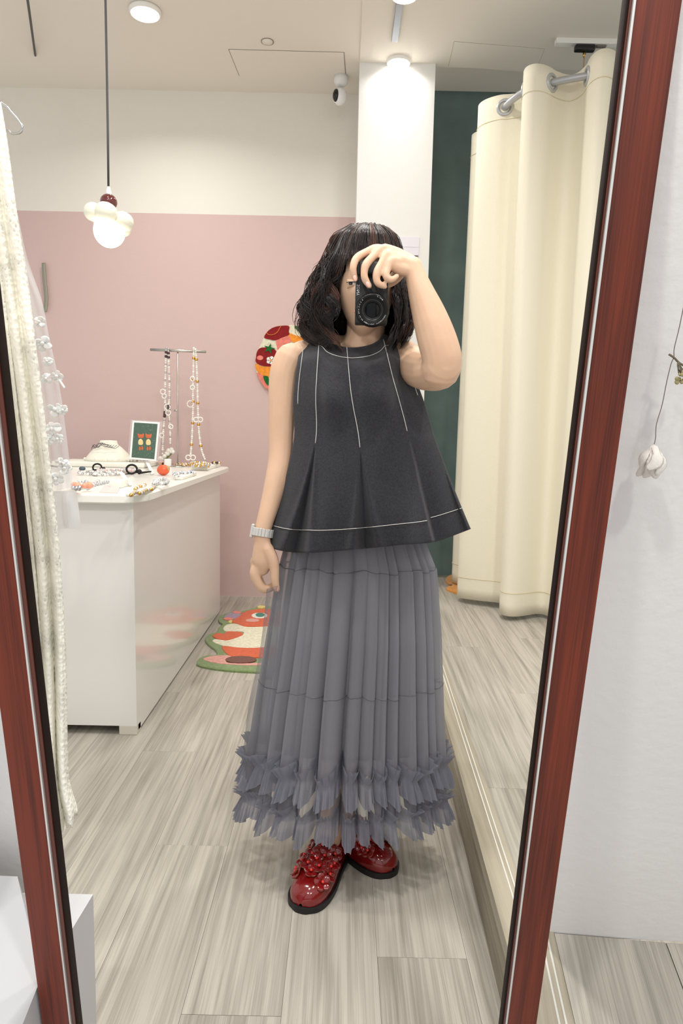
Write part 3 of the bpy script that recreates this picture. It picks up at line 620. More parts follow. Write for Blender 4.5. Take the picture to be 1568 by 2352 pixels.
# --- neck and torso
limb([(842, 712, 1.69, .047), (838, 770, 1.695, .047), (828, 800, 1.70, .052)])
limb([(690, 816, 1.705, .034), (745, 806, 1.71, .036), (820, 812, 1.715, .044), (890, 808, 1.71, .036), (928, 818, 1.705, .034)])
limb([(812, 822, 1.72, .056), (812, 870, 1.71, .066), (812, 930, 1.69, .080), (812, 1040, 1.69, .078), (812, 1150, 1.69, .072), (808, 1260, 1.69, .062)], seg=24)
limb([(770, 880, 1.70, .050), (765, 940, 1.68, .062), (765, 1060, 1.69, .058), (755, 1180, 1.69, .060), (755, 1270, 1.69, .056)])
limb([(858, 880, 1.70, .050), (862, 940, 1.68, .062), (862, 1060, 1.69, .058), (866, 1180, 1.69, .060), (866, 1270, 1.69, .056)])
# --- legs: the ankles end in the shoes
ANK_L = aZ(748, 1950, .06); ANK_R = np.array([.030, 1.745, .07])
def limb3(pts, n=6, seg=18):
    Q = cr(pts, n); body.tube(Q[:, :3], Q[:, 3], seg, round_caps=True)
fa_t, fa_h = aZ(690, 2096, 0), np.array([.004, 1.685, 0]); fb_t, fb_h = aZ(902, 2012, 0), np.array([-.005, 1.775, 0])
da = (fa_t - fa_h); da /= np.linalg.norm(da); db = (fb_t - fb_h); db /= np.linalg.norm(db)
aA, aB = fa_h - da * -.045, fb_h - db * -.045
limb3([(-.040, 1.69, .80, .060), (-.03, 1.675, .62, .066), (-.02, 1.655, .46, .052), (-.01, 1.68, .34, .050), (aA[0], aA[1] + .01, .18, .034), (aA[0], aA[1], .075, .028)])
limb3([(.085, 1.69, .80, .060), (.085, 1.685, .62, .066), (.07, 1.69, .46, .052), (.05, 1.73, .34, .050), (aB[0], aB[1] + .01, .18, .034), (aB[0], aB[1], .075, .028)])
for a_, d_ in ((aA, da), (aB, db)):
    limb3([(*(a_ + np.array([0, 0, .075])), .026), (*(a_ + d_ * .06 + np.array([0, 0, .05])), .026), (*(a_ + d_ * .13 + np.array([0, 0, .034])), .022)])
# --- lowered arm
limb([(668, 826, 1.70, .040), (654, 860, 1.695, .0375), (648, 930, 1.69, .0345), (645, 1000, 1.685, .031), (643, 1055, 1.675, .029), (633, 1110, 1.655, .0275), (618, 1165, 1.635, .023), (604, 1215, 1.62, .0195), (602, 1240, 1.615, .020)])
# hand with pinched fingers
hY = 1.61
limb([(603, 1238, hY, .0185), (603, 1262, hY, .023), (603, 1288, hY, .0265), (600, 1304, hY + .004, .021)], flat=.75)
limb([(590, 1290, hY + .03, .017), (588, 1312, hY + .035, .014)]); limb([(604, 1250, hY + .012, .019), (598, 1300, hY + .02, .02)])
for k, (dy, dx) in enumerate(((0, 0), (.019, -1), (.036, 2), (.050, 6))):
    s_ = 1 - .04 * k
    limb([(592 + dx, 1298, hY + dy, .0130 * s_), (585 + dx, 1318, hY + dy - .004, .0128 * s_), (595 + dx, 1342, hY + dy - .004, .0112 * s_), (607 + dx, 1353, hY + dy, .0108 * s_), (621 + dx, 1349, hY + dy + .006, .0092 * s_), (631 + dx, 1341, hY + dy + .009, .0078 * s_)], n=5, seg=12)
limb([(614, 1262, hY - .006, .016), (626, 1286, hY - .012, .0145), (630.5, 1310, hY - .014, .0115), (631, 1330, hY - .014, .0105), (635, 1353, hY - .012, .0082)], seg=12)
# --- raised arm holding the camera
limb([(925, 822, 1.70, .044), (945, 838, 1.66, .045), (975, 852, 1.58, .043), (1003, 852, 1.52, .043), (1014, 842, 1.492, .043)])
limb([(1012, 850, 1.495, .0415), (1014, 820, 1.487, .0425), (1000, 770, 1.485, .041), (984, 720, 1.487, .0355), (968, 675, 1.49, .0285), (955, 636, 1.495, .0225), (946, 612, 1.50, .0215)])
limb([(948, 616, 1.50, .0215), (930, 606, 1.50, .0215), (912, 600, 1.497, .021), (897, 594, 1.49, .018)], flat=.8)
limb([(944, 604, 1.505, .016), (910, 586, 1.508, .016), (884, 574, 1.506, .013)]); limb([(938, 622, 1.49, .013), (915, 616, 1.485, .014), (900, 606, 1.48, .012)])
FING = [[(905, 585, 1.508, .012), (868, 571, 1.507, .0115), (842, 579, 1.495, .0100), (819, 593, 1.480, .0100), (811, 613, 1.472, .0092), (812, 628, 1.472, .0082), (816, 641, 1.474, .0068)],
        [(908, 587, 1.500, .012), (880, 572, 1.495, .0122), (858, 588, 1.482, .0102), (841, 607, 1.470, .0106), (836, 626, 1.466, .0092), (838, 641, 1.466, .0092), (848, 657, 1.468, .0072)],
        [(910, 592, 1.490, .012), (890, 585, 1.484, .0120), (876, 605, 1.474, .0098), (866, 624, 1.466, .0102), (864, 640, 1.464, .0092), (869, 652, 1.465, .0088), (883, 658, 1.468, .0070)],
        [(914, 602, 1.482, .012), (898, 600, 1.476, .0112), (890, 617, 1.470, .0094), (886, 633, 1.464, .0092), (893, 642, 1.463, .0082), (903, 641, 1.466, .0076), (911, 634, 1.471, .0064)]]
for f_ in FING: limb([(a, b, c, r * .86) for a, b, c, r in f_], n=5, seg=12)
limb([(925, 612, 1.515, .016), (905, 640, 1.535, .013), (885, 650, 1.545, .011), (868, 640, 1.545, .009)], seg=12)   # thumb behind the camera
bo = body.build('body_src', m_skin)
md = bo.modifiers.new('r', 'REMESH'); md.mode = 'VOXEL'; md.voxel_size = .0026; md.use_smooth_shade = True
sm = bo.modifiers.new('s', 'SMOOTH'); sm.factor = .5; sm.iterations = 5
dg = bpy.context.evaluated_depsgraph_get(); me = bpy.data.meshes.new_from_object(bo.evaluated_get(dg)); bpy.data.objects.remove(bo)
me.name = 'body'; bo = bpy.data.objects.new('body', me); COL.objects.link(bo); bo.parent = person; bo.location = -parent_loc(person)
me.materials.clear(); me.materials.append(m_skin); me.polygons.foreach_set('use_smooth', [True] * len(me.polygons))
bo['label'] = 'bare arms, face and hands with light skin'
# nails
m_nail = mat('nail', (232, 182, 166), .25, coat=.4)
def nail(px, py, Y, r, ang):
    MB().sphere(aY(px, py, Y), (r * .62, r * .22, r), 10, 8, rot=Matrix.Rotation(ang, 4, 'Y')).build('nail', m_nail, person)
nail(815, 639, 1.4672, .0066, -.3); nail(845.5, 654, 1.4602, .0070, -.6); nail(634, 1352, hY - .0198, .0072, -.12)
# eyes, lids, lips
m_eye = mat('eye_white', (236, 230, 224), .15, coat=.6); m_iris = mat('iris', (38, 24, 18), .1, coat=1); m_lash = mat('lash', (24, 16, 14), .6); m_lip = mat('lip', (196, 128, 116), .4)
def hl(x, y, z): return HC + np.array(TILT @ Vector((x, y, z)))
for sgn in (-1, 1):
    ec = hl(sgn * .033, -.0665, -.0125)
    e = MB().sphere(ec, .0112, 20, 14).build('eye', m_eye, person)
    MB().sphere(ec + np.array([-.0028, -.0060, -.0004]), (.0062, .0056, .0062), 14, 10).build('iris', m_iris, e)
    lid = MB(); G_ = np.zeros((6, 14, 3))
    for i in range(6):
        a = math.radians(12 + i * 15)
        for k in range(14):
            b = math.radians(-62 + 124 * k / 13); rr_ = .0128; G_[i, k] = ec + rr_ * np.array([math.sin(b) * (1.15), -math.cos(b) * math.cos(a), math.sin(a)]) * np.array([1, 1, .85])
    lid.grid(G_)
    for i in range(6):
        a = math.radians(-24 - i * 13)
        for k in range(14):
            b = math.radians(-62 + 124 * k / 13); G_[i, k] = ec + .0124 * np.array([math.sin(b) * 1.15, -math.cos(b) * math.cos(a), math.sin(a) * .85])
    lid.grid(G_).build('eyelid', m_skin, e)
    MB().tube([ec + .0132 * np.array([math.sin(b) * 1.22, -math.cos(b) * math.cos(.2), math.sin(.2) * .85 * math.cos(b * .6)]) for b in np.linspace(-1.05, 1.05, 12)], .0008, 5).build('lashes', m_lash, e)
lp_ = MB(); mz = float(aY(845, 717, 1.572)[2]) - HC[2]
for dz, rr_, sg in ((.0028, .0040, 1), (-.0042, .0050, -1)):
    lp_.tube([hl(x, -.0905 + 9.0 * x * x, mz + dz * (1 - (abs(x) / .027) ** 2)) for x in np.linspace(-.027, .027, 13)], [rr_ * (1 - (abs(x) / .0285) ** 2) + .0007 for x in np.linspace(-.027, .027, 13)], 8, flat=.8)
lp_.build('lips', m_lip, person)
# --- hair: wavy bob built lock by lock
m_hair = [mat('hair_a', (27, 19, 17), .27, spec=.7), mat('hair_b', (50, 33, 27), .3, spec=.6), mat('hair_c', (90, 58, 45), .36)]
zt = [.136, .126, .102, .05, .0, -.05, -.09, -.125, -.150]
rLf = [.0, .046, .078, .098, .126, .146, .150, .142, .118]
rRt = [.0, .042, .068, .084, .098, .108, .106, .098, .082]
rBk = [.0, .055, .090, .112, .116, .116, .114, .110, .100]
rFr = [.0, .055, .082, .098, .100, .098, .094, .090, .086]
def hair_pt(phi, z, k=1.0):
    f_ = lambda T: np.interp(-z, [-v for v in zt], T)
    sx, cy_ = math.sin(phi), math.cos(phi); rx = f_(rLf) if sx < 0 else f_(rRt); ry = f_(rFr) if cy_ > 0 else f_(rBk)
    return HC + np.array([rx * sx * k, -ry * cy_ * k + .006, z if k == 1 else z - (1 - k) * .05])
hair = MB(); rg = random.Random(11)
# closed under-layer
ncap = 64; zc_ = [.127, .119, .105, .085, .055, .03, .0, -.03, -.06, -.09, -.115]
for_phi = np.linspace(-math.pi, math.pi, ncap)
G_ = np.zeros((len(zc_), ncap, 3))
for i, z in enumerate(zc_):
    for j, ph in enumerate(for_phi):
        lim = .036 if abs(ph) < .62 else (-.115 if abs(ph) > .95 else .036 - .151 * (abs(ph) - .62) / .33)
        G_[i, j] = hair_pt(ph, max(z, lim), .80 if z < .09 else .92)
hair.grid(G_)
HMI = [0]
def strand(path, r0, seg=3):
    n_ = len(path); hair.tube(path, [r0 * (1 - .75 * (i / (n_ - 1)) ** 2) for i in range(n_)], seg, caps=False, mi=HMI[0])
def lock(phi, zend, spread, count, wamp, wfreq, k0, curl=0.0, npt=20, lift=0.0):
    ph0 = rg.uniform(0, 6.28); HMI[0] = rg.choice((0, 0, 0, 1, 1, 2)); zs = .134 - .008 * rg.random()
    for c in range(count):
        dphi = rg.gauss(0, spread); dk = rg.gauss(0, .016); dph = rg.gauss(0, .16); ze = zend + rg.gauss(0, .007); r0 = rg.uniform(.0008, .0016); P = []
        for i in range(npt):
            t_ = i / (npt - 1); z = zs + (ze - zs) * (t_ ** 1.15); w_ = wamp * (.15 + .85 * ss(.3, .7, t_))
            q = hair_pt(phi * (.75 + .25 * min(1, t_ * 2.2)) + dphi * (.5 + t_ * .5) + w_ * 6.5 * math.sin(wfreq * t_ * 6.28 + ph0 + dph), z, k0 + dk + w_ * 3.2 * math.cos(wfreq * t_ * 6.28 * 1.1 + ph0 + dph) - curl * ss(.8, 1, t_) + lift * t_)
            P.append(q)
        strand(P, r0)
for k in range(100):      # sides and back
    a = rg.uniform(.78, math.pi); sgn = -1 if rg.random() < .55 else 1
    lock(sgn * a, rg.uniform(-.148, -.105), .020, 34, rg.uniform(.024, .046), rg.uniform(2.2, 3.4), rg.uniform(.82, 1.01), curl=rg.uniform(0, .16))
for k in range(40):       # fringe
    a = -.8 + 1.6 * (k + rg.random()) / 40; lock(a, .034 + .012 * rg.random() - (.018 if abs(a) > .55 else 0), .05, 18, .003, 1.0, rg.uniform(.97, 1.03), npt=12)
for k in range(16):       # locks framing the face
    sgn = -1 if rg.random() < .6 else 1; lock(sgn * rg.uniform(.80, 1.05), rg.uniform(-.13, -.05), .03, 14, .012, rg.uniform(1.5, 2.3), rg.uniform(.94, 1.03), curl=.05)
for k in range(80):       # flyaways
    sgn = -1 if rg.random() < .6 else 1; lock(sgn * rg.uniform(.9, 2.2), rg.uniform(-.15, .02), .05, 2, .018, rg.uniform(1.2, 2.2), rg.uniform(1.0, 1.07), lift=rg.uniform(0, .07))
ho = hair.build('hair', m_hair, person); ho['label'] = 'wavy dark brown bob with fringe'

# --- black top
m_denim = mat('black_denim', (50, 50, 55), .8, bump=.6, bscale=700, var=.30, vscale=260, sheen=.15, spec=.2)
m_thread = mat('white_thread', (226, 224, 218), .7)
Ledge = cr([(690, 786), (683, 830), (676, 880), (673, 925), (675, 1000), (660, 1080), (634, 1180), (610, 1256)], 12)
Redge = cr([(930, 797), (945, 840), (960, 885), (972, 918), (985, 960), (1000, 1010), (1030, 1090), (1058, 1160), (1081, 1215)], 12)
Tedge = cr([(690, 786), (715, 776), (738, 768), (752, 783), (775, 793), (808, 798), (845, 793), (868, 782), (882, 768), (905, 779), (930, 797)], 12)
Bedge = cr([(610, 1256), (650, 1266), (700, 1270), (760, 1267), (850, 1259), (920, 1252), (985, 1247), (1020, 1238), (1081, 1215)], 12)
Bk_top = cr([(690, 786), (715, 776), (738, 768), (775, 772), (810, 774), (850, 772), (882, 768), (905, 779), (930, 797)], 12)
def arc(C_, t):
    L_ = np.r_[0, np.cumsum(np.linalg.norm(np.diff(C_, axis=0), axis=1))]; L_ /= L_[-1]; return np.array([np.interp(t, L_, C_[:, 0]), np.interp(t, L_, C_[:, 1])])
PLEAT = (.155, .467, .805)
def top_px(s, t, T):
    a, b = arc(Ledge, t), arc(Redge, t); c, d = arc(T, s), arc(Bedge, s)
    return (1 - s) * a + s * b + (1 - t) * c + t * d - ((1 - s) * (1 - t) * arc(Ledge, 0) + s * (1 - t) * arc(Redge, 0) + (1 - s) * t * arc(Ledge, 1) + s * t * arc(Redge, 1))
def top_side(s, t): return 1.648 + .057 * float(ss(.11, 0, t)) + .015 * float(ss(.5, 1, t)) * s - .02 * float(ss(.5, 1, t)) * (1 - s)
def top_front(s, t):
    p = top_px(s, t, Tedge); e = abs(2 * s - 1)
    side = top_side(s, t)
    Dp = .058 + .012 * ss(.02, .15, t) + .050 * ss(.35, 1, t)
    y = side - Dp * (1 - e ** 2.4) - .028 * math.exp(-((s - .32) / .13) ** 2 - ((t - .26) / .10) ** 2) - .028 * math.exp(-((s - .68) / .13) ** 2 - ((t - .26) / .10) ** 2)
    q = max(0.0, (t - .50) / .5)
    for i, sc_ in enumerate(PLEAT):
        if i < 2:
            lean = -.012 * q if i == 0 else .016 * q
            wd_ = .052 * q + .004; u = abs(s - sc_ - lean) / wd_; y += .055 * q ** .8 * max(0.0, 1 - u) ** .75
            y -= .012 * q * math.exp(-((abs(s - sc_ - lean) - wd_ * 1.25) / (wd_ * .5)) ** 2)
        else: y += .075 * q ** .8 * float(ss(sc_, sc_ + .012, s)) * (1 - .55 * float(ss(sc_ + .012, 1, s)))
    y += .004 * math.sin(s * 31 + t * 3) * ss(.5, .9, t)
    # fine crumples near the armhole
    y += .0025 * math.sin(t * 60 + s * 25) * math.exp(-((s - .9) / .1) ** 2 - ((t - .12) / .12) ** 2)
    return aY(p[0], p[1], y)
def top_back(s, t):
    p = top_px(s, t, Bk_top); e = abs(2 * s - 1); side = top_side(s, t)
    Dp = .05 + .10 * ss(0, .25, t) + .04 * ss(.4, 1, t); y = side + Dp * (1 - e ** 2.4) + .02 * math.sin(s * 25) * ss(.5, 1, t) * (1 - e)
    return aY(p[0], p[1], y)
ns, nt_ = 150, 84; sv = np.linspace(0, 1, ns); tv = np.linspace(0, 1, nt_)
GF = np.array([[top_front(s, t) for s in sv] for t in tv]); GB = np.array([[top_back(s, t) for s in sv[::3]] for t in tv])
tp = MB().grid(GF).build('sleeveless_top', m_denim, person); tp.modifiers.new('thick', 'SOLIDIFY').thickness = .0022; tp.modifiers['thick'].offset = 1
tp['label'] = 'black denim sleeveless top with white stitching'
MB().grid(GB).build('back_panel', m_denim, tp)
def stitch(st):
    P = []
    for s, t in st:
        a = top_front(s, t); r_ = C0 - a; P.append(a + r_ / np.linalg.norm(r_) * .0034)
    MB().tube(P, .00075, 5).build('stitching', m_thread, tp)
stitch([(PLEAT[0] + (.02 if t < .2 else .02 * max(0, (.5 - t) / .3)), t) for t in np.linspace(.02, .49, 40)])
stitch([(.44 + .027 * t / .49 * .5 + .0135 * (t / .49), t) for t in np.linspace(.0, .49, 40)])
stitch([(.775 + .03 * t / .46, t) for t in np.linspace(.02, .46, 40)])
stitch([(s, .052) for s in np.linspace(.17, .83, 50)])
stitch([(s, .893) for s in np.linspace(.004, .803, 90)]); stitch([(s, .882) for s in np.linspace(.825, .998, 30)])
stitch([(.035, t) for t in np.linspace(.0, .30, 30)]); stitch([(.962, t) for t in np.linspace(.0, .27, 30)])

# --- skirt
m_lin = mat('skirt_lining', (124, 123, 126), .85, spec=.1)
m_tul = tulle_mat('grey_tulle', (166, 166, 174), .50); m_ruf = tulle_mat('grey_ruffle', (146, 148, 160), .76)
SY = 1.665
lev = [(1235, 655, 978), (1300, 638, 1003), (1450, 612, 1012), (1605, 586, 1016), (1750, 563, 1022), (1850, 556, 1024), (1960, 552, 1026)]
SZ = [aY(800, l[0], SY)[2] for l in lev]; SL = [aY(l[1], l[0], SY)[0] for l in lev]; SR = [aY(l[2], l[0], SY)[0] for l in lev]; SB = [.072, .084, .118, .140, .155, .160, .165]
def sk(z):
    i_ = lambda T: float(np.interp(-z, [-v for v in SZ], T)); l, r = i_(SL), i_(SR); return (l + r) / 2, (r - l) / 2, i_(SB)
rgn = np.random.default_rng(3); fph = rgn.uniform(0, 6.28, 8)
GAPX = [618, 645, 688, 722, 790, 833, 866, 897, 923, 966, 992, 1010]
_c, _a = (SL[3] + SR[3]) / 2, (SR[3] - SL[3]) / 2
def _th(px): return math.asin(max(-.985, min(.985, (float(aY(px, 1605, SY - .09)[0]) - _c) / _a)))
GAPS = sorted([_th(p) % (2 * math.pi) for p in GAPX] + [1.62 + k * .27 + .06 * math.sin(k * 2.3) for k in range(12)])
_deep = [_th(p) % (2 * math.pi) for p in (645, 722, 790, 897, 923, 992)]
GDEP = [(1.7 if any(abs(g_ - d_) < 1e-6 for d_ in _deep) else .7) + .3 * abs(math.sin(3.1 * k + 1)) for k, g_ in enumerate(GAPS)]
def fold(th, z, sharp=1.0, ph=0.0):
    th = (th + .03 * ph * math.sin(5 * th)) % (2 * math.pi)
    for k in range(len(GAPS)):
        a, b = GAPS[k], GAPS[(k + 1) % len(GAPS)]
        if b <= a: b += 2 * math.pi
        t_ = th if th >= a else th + 2 * math.pi
        if a <= t_ < b:
            u = 2 * (t_ - a) / (b - a) - 1; w_ = b - a
            return (1.0 - (abs(u) ** 3.0) * 2.6 * (GDEP[k] if u < 0 else GDEP[(k + 1) % len(GAPS)]) + .10 * math.cos(u * 9 + k)) * min(1.0, .45 + w_ * 2.2)
    return 0.0
def skirt_pt(th, z, k=1.0, amp=.0, ph=0.0, dr=0.0):
    cx_, a, b = sk(z); f_ = fold(th, z, 1, ph); e = k + amp * f_
    return np.array([cx_ + (a * e + dr) * math.sin(th), SY - (b * e + dr) * math.cos(th) + 0, z])
nth = 520; ths = np.linspace(0, 2 * math.pi, nth, endpoint=False)
def zpx(py): return float(aY(800, py, SY)[2])
def zpy(py): return float(aY(800, py, 1.545)[2])
def ringsurf(z0, z1, n_, k0, k1, a0, a1, ph):
    return np.array([[skirt_pt(th, z0 + (z1 - z0) * i / (n_ - 1), k0 + (k1 - k0) * i / (n_ - 1), a0 + (a1 - a0) * i / (n_ - 1), ph) for th in ths] for i in range(n_)])
skirt = MB().grid(ringsurf(zpx(1225), zpy(1752), 20, .86, .79, .012, .030, .0), wrap=True).build('skirt', m_lin, person); skirt['label'] = 'long tiered grey tulle skirt with ruffled hem'
MB().grid(ringsurf(zpx(1225), zpx(1302), 8, .955, .955, .030, .040, 0), wrap=True).build('tulle_yoke', m_tul, skirt)
MB().grid(ringsurf(zpx(1298), zpy(1606), 26, .955, .93, .048, .078, .0), wrap=True).build('tulle_tier', m_tul, skirt)
MB().grid(ringsurf(zpy(1602), zpy(1792), 16, .937, .925, .072, .085, .12), wrap=True).build('tulle_tier', m_tul, skirt)
MB().grid(ringsurf(zpy(1740), zpy(1885), 12, .90, .91, .07, .085, .8), wrap=True).build('under_tier', m_tul, skirt)
for py, ph, k_s, am in ((1300, 0, .958, .041), (1604, .06, .938, .071)):
    z_ = zpx(py) if py < 1400 else zpy(py); MB().tube([skirt_pt(th, z_ + .004 * math.sin(9 * th + 1) + .002 * math.sin(23 * th), k_s, am, ph) for th in ths], .0011, 4, closed=True).build('gathered_seam', mat('seam_grey', (96, 96, 102), .85), skirt)
def ruffle(zmid, up, down, k, amp, ph, name, wav, flare, nfine, seedph):
    nT = 1500; T_ = np.linspace(0, 2 * math.pi, nT, endpoint=False); ts = np.linspace(-1, 1, 11); G_ = np.zeros((11, nT, 3))
    for j, th in enumerate(T_):
        zc2 = zmid - .009 * fold(th, zmid, 1, ph) + wav * (math.sin(7 * th + seedph) * .6 + math.sin(13 * th + 2 * seedph) * .5 + .3 * math.sin(22 * th)); tw = .9 * math.sin(9 * th + seedph) + .6 * math.sin(17 * th)
        uu = up * (1 + .25 * math.sin(11 * th + 2) + .12 * math.sin(29 * th)); dd = down * (1 + .14 * math.sin(15 * th + seedph) + .05 * math.sin(41 * th))
        for i, t_ in enumerate(ts):
            at_ = abs(t_); fine = math.sin(nfine * th + 1.5 * math.sin(19 * th)) * .5 + .35 * math.sin(nfine * 1.73 * th + tw)
            dr = flare * at_ * (1 if t_ < 0 else .8) + .0085 * at_ ** .8 * fine + (.0035 if t_ < 0 else .006) * at_ * tw
            z_ = zc2 - (dd * -t_ if t_ < 0 else -uu * t_)
            G_[i, j] = skirt_pt(th + .004 * at_ * math.sin(nfine * 1.3 * th), zc2, k, amp, ph, dr); G_[i, j, 2] = z_
    return MB().grid(G_, wrap=True).build(name, m_ruf, skirt)
ruffle(zpy(1782), .028, .054, .93, .085, .12, 'ruffle', .006, .017, 128, .4)
ruffle(zpy(1866), .018, .054, .92, .085, .8, 'ruffle', .005, .018, 134, 1.9)
# tulle pulled out at the side by the hand
G_ = np.zeros((24, 10, 3))
pe = cr([(612, 1352), (608, 1400), (600, 1470), (588, 1540), (574, 1600), (563, 1680), (558, 1760), (556, 1800)], 6); pi_ = cr([(640, 1345), (632, 1400), (622, 1470), (612, 1540), (604, 1600), (598, 1680), (592, 1760), (590, 1800)], 6)
for i in range(24):
    a = arc(pe, i / 23); b = arc(pi_, i / 23)
    for j in range(10):
        s = j / 9; q = a * (1 - s) + b * s; G_[i, j] = aY(q[0], q[1], 1.60 + .03 * i / 23 + .035 * math.sin(s * 3.1) * -1)
MB().grid(G_).build('tulle_drape', tulle_mat('thin_tulle', (140, 140, 146), .30), skirt)

# --- shoes
m_pat = mat('red_patent', (120, 12, 14), .14, coat=.8); m_sole = mat('black_sole', (20, 19, 20), .55); m_fpet = mat('petal_red', (128, 12, 16), .12, coat=.9); m_gem = mat('gem_red', (222, 44, 30), .1, coat=1); m_ped = mat('petal_edge', (150, 92, 60), .5)
def shoe(toe, heel, z0=0.0):
    d = heel - toe; L = .250; d = d / np.linalg.norm(d); ang = math.atan2(-d[0], d[1]); Rz = Matrix.Rotation(ang, 3, 'Z')
    def w2(p): v = Rz @ Vector((p[0], p[1], p[2])); return np.array([toe[0] + v.x, toe[1] + v.y, z0 + v.z])
    st = [0, .004, .012, .026, .045, .07, .10, .13, .16, .19, .215, .235, .246, .250]
    hw = [.004, .020, .031, .040, .0455, .048, .047, .043, .0385, .036, .0345, .030, .020, .004]
    hh = [.006, .020, .030, .038, .043, .048, .056, .064, .066, .060, .056, .054, .050, .02]
    G_ = []; so = []
    for s, w_, h in zip(st, hw, hh):
        row = []
        for k in range(25):
            a = math.pi * k / 24; x = w_ * math.copysign(abs(math.cos(a)) ** .75, math.cos(a)); z = .016 + h * math.sin(a) ** .8; row.append(w2((x, s, z)))
        G_.append(row)
    up_ = MB().grid(np.array(G_)).build('shoe', m_pat, person); up_['label'] = 'red patent shoe covered with glossy red flowers'
    out = [(w_ + (.005 if i else .007), s - (.004 if i == 0 else 0)) for i, (s, w_) in enumerate(zip(st, hw))]; pol = [( -a, b) for a, b in out] + [(a, b) for a, b in out[::-1]]
    pol = cr(pol, 3, closed=True)
    MB().prism([w2((x, y, .001)) for x, y in pol], [w2((x, y, .015)) for x, y in pol]).build('sole', m_sole, up_, True, sharp=40)
    rgs = random.Random(5 + int(toe[0] * 100)); spots = []
    for row, n_, y_ in ((0, 3, .054), (1, 4, .074), (2, 3, .093), (3, 4, .112), (4, 3, .131), (5, 3, .150)):
        for k in range(n_): spots.append(((k - (n_ - 1) / 2) / n_ * 1.95, y_ + rgs.uniform(-.006, .006)))
    for (u, y_) in spots:
        w_, h = np.interp(y_, st, hw), np.interp(y_, st, hh); a = math.pi / 2 - u * 1.15
        base = np.array([w_ * math.cos(a) * 1.05, y_, .018 + h * math.sin(a) ** .8]); nrm = Vector((math.cos(a), -.25, math.sin(a) * 1.0)).normalized(); nrm = (nrm + Vector((rgs.uniform(-.3, .3), rgs.uniform(-.4, .2), rgs.uniform(-.1, .2)))).normalized()
        Q = nrm.to_track_quat('Z', 'Y').to_matrix(); fl_ = MB(); R_ = rgs.uniform(.0150, .0185); a0 = rgs.random() * 6
        for k in range(5):
            b = a0 + 2 * math.pi * k / 5; c = Q @ Vector((R_ * .62 * math.cos(b), R_ * .62 * math.sin(b), .005)); pr = Q @ Matrix.Rotation(b, 3, 'Z') @ Matrix.Rotation(-.35, 3, 'Y')
            rot = (Rz @ pr).to_4x4(); fl_.sphere(w2(base + np.array(c)), (R_ * .56, R_ * .52, .0019), 10, 6, 0, rot=rot)
            c2 = Q @ Vector((R_ * .62 * math.cos(b), R_ * .62 * math.sin(b), .0035)); fl_.sphere(w2(base + np.array(c2)), (R_ * .59, R_ * .55, .0011), 10, 4, 2, rot=rot)
        fl_.sphere(w2(base + np.array(Q @ Vector((0, 0, .0085)))), .0040, 10, 6, 1); fl_.build('flower', [m_fpet, m_gem, m_ped], up_)
shoe(fa_t, fa_h); shoe(fb_t, fb_h)

# --- watch
m_band = mat('watch_band', (212, 210, 206), .3, metal=.35)
wc = aY(603, 1223, 1.617); wdir = aY(602, 1240, 1.615) - aY(608, 1205, 1.62); wdir /= np.linalg.norm(wdir); ux = np.cross(wdir, [0, 1, 0]); ux /= np.linalg.norm(ux); ux *= np.sign(ux[0]); uy = np.cross(ux, wdir); uy *= np.sign(uy[1])
wt_ = MB()
def wpt(a, r, h): return wc + (ux * math.cos(a) * r * 1.02 + uy * math.sin(a) * r * .9) + wdir * h
case = MB(); n_ = 24
for (a_, half, rr0, rr1, h, nm) in [(math.pi, .36, .0215, .0300, .017, 'case')]:
    low = [wpt(a_ - half, rr0, -h), wpt(a_ + half, rr0, -h), wpt(a_ + half, rr1, -h), wpt(a_ - half, rr1, -h)]; high = [wpt(a_ - half, rr0, h), wpt(a_ + half, rr0, h), wpt(a_ + half, rr1, h), wpt(a_ - half, rr1, h)]; case.prism(low, high)
wo = case.build('watch', m_band, person, False); wo.modifiers.new('b', 'BEVEL').width = .0025; wo['label'] = 'silver wristwatch with a link band'
for k in range(18):
    a = math.pi + .45 + (2 * math.pi - .9) * k / 17; hw_ = .15; rr0, rr1, h = .0215, .0256, .0098
    MB().prism([wpt(a - hw_, rr0, -h), wpt(a + hw_, rr0, -h), wpt(a + hw_, rr1, -h), wpt(a - hw_, rr1, -h)], [wpt(a - hw_, rr0, h), wpt(a + hw_, rr0, h), wpt(a + hw_, rr1, h), wpt(a - hw_, rr1, h)]).build('band_link', m_band, wo, False).modifiers.new('b', 'BEVEL').width = .0009

# ================================================================== THE HELD CAMERA
m_cam = mat('camera_black', (20, 20, 22), .45, bump=.3, bscale=900); m_ring = mat('lens_black', (13, 13, 14), .35, spec=.25); m_glass = mat('lens_glass', (4, 6, 9), .12, spec=.25); m_rim = mat('ring_silver', (120, 120, 122), .25, metal=1); m_print = mat('print_white', (225, 225, 225), .5)
LC = aY(855, 712, 1.45)
pc = empty('photo_camera', tuple(aY(855, 675, 1.50)), 'small black mirrorless camera held upright in front of the face', 'camera')
yf = 1.487; A0 = aY(818, 600, yf); B0 = aY(889, 744, yf)
MB().box(A0[0], B0[0], yf, yf + .034, B0[2], A0[2], bev=.004).build('body', m_cam, pc)
MB().box(A0[0] + .004, B0[0] - .004, yf - .012, yf + .02, A0[2] - .028, A0[2] - .001, bev=.006).build('grip', m_cam, pc)
MB().lathe([(.010, 0), (.010, .006)], (A0[0] + .03, yf + .017, A0[2]), 18).build('shutter_button', m_rim, pc)
MB().box(A0[0] - .0006, A0[0] + .002, yf + .004, yf + .014, A0[2] - .075, A0[2] - .03, bev=.0005).build('hot_shoe', m_rim, pc)
axis = np.array([0, -1, 0.0]); nax = -N
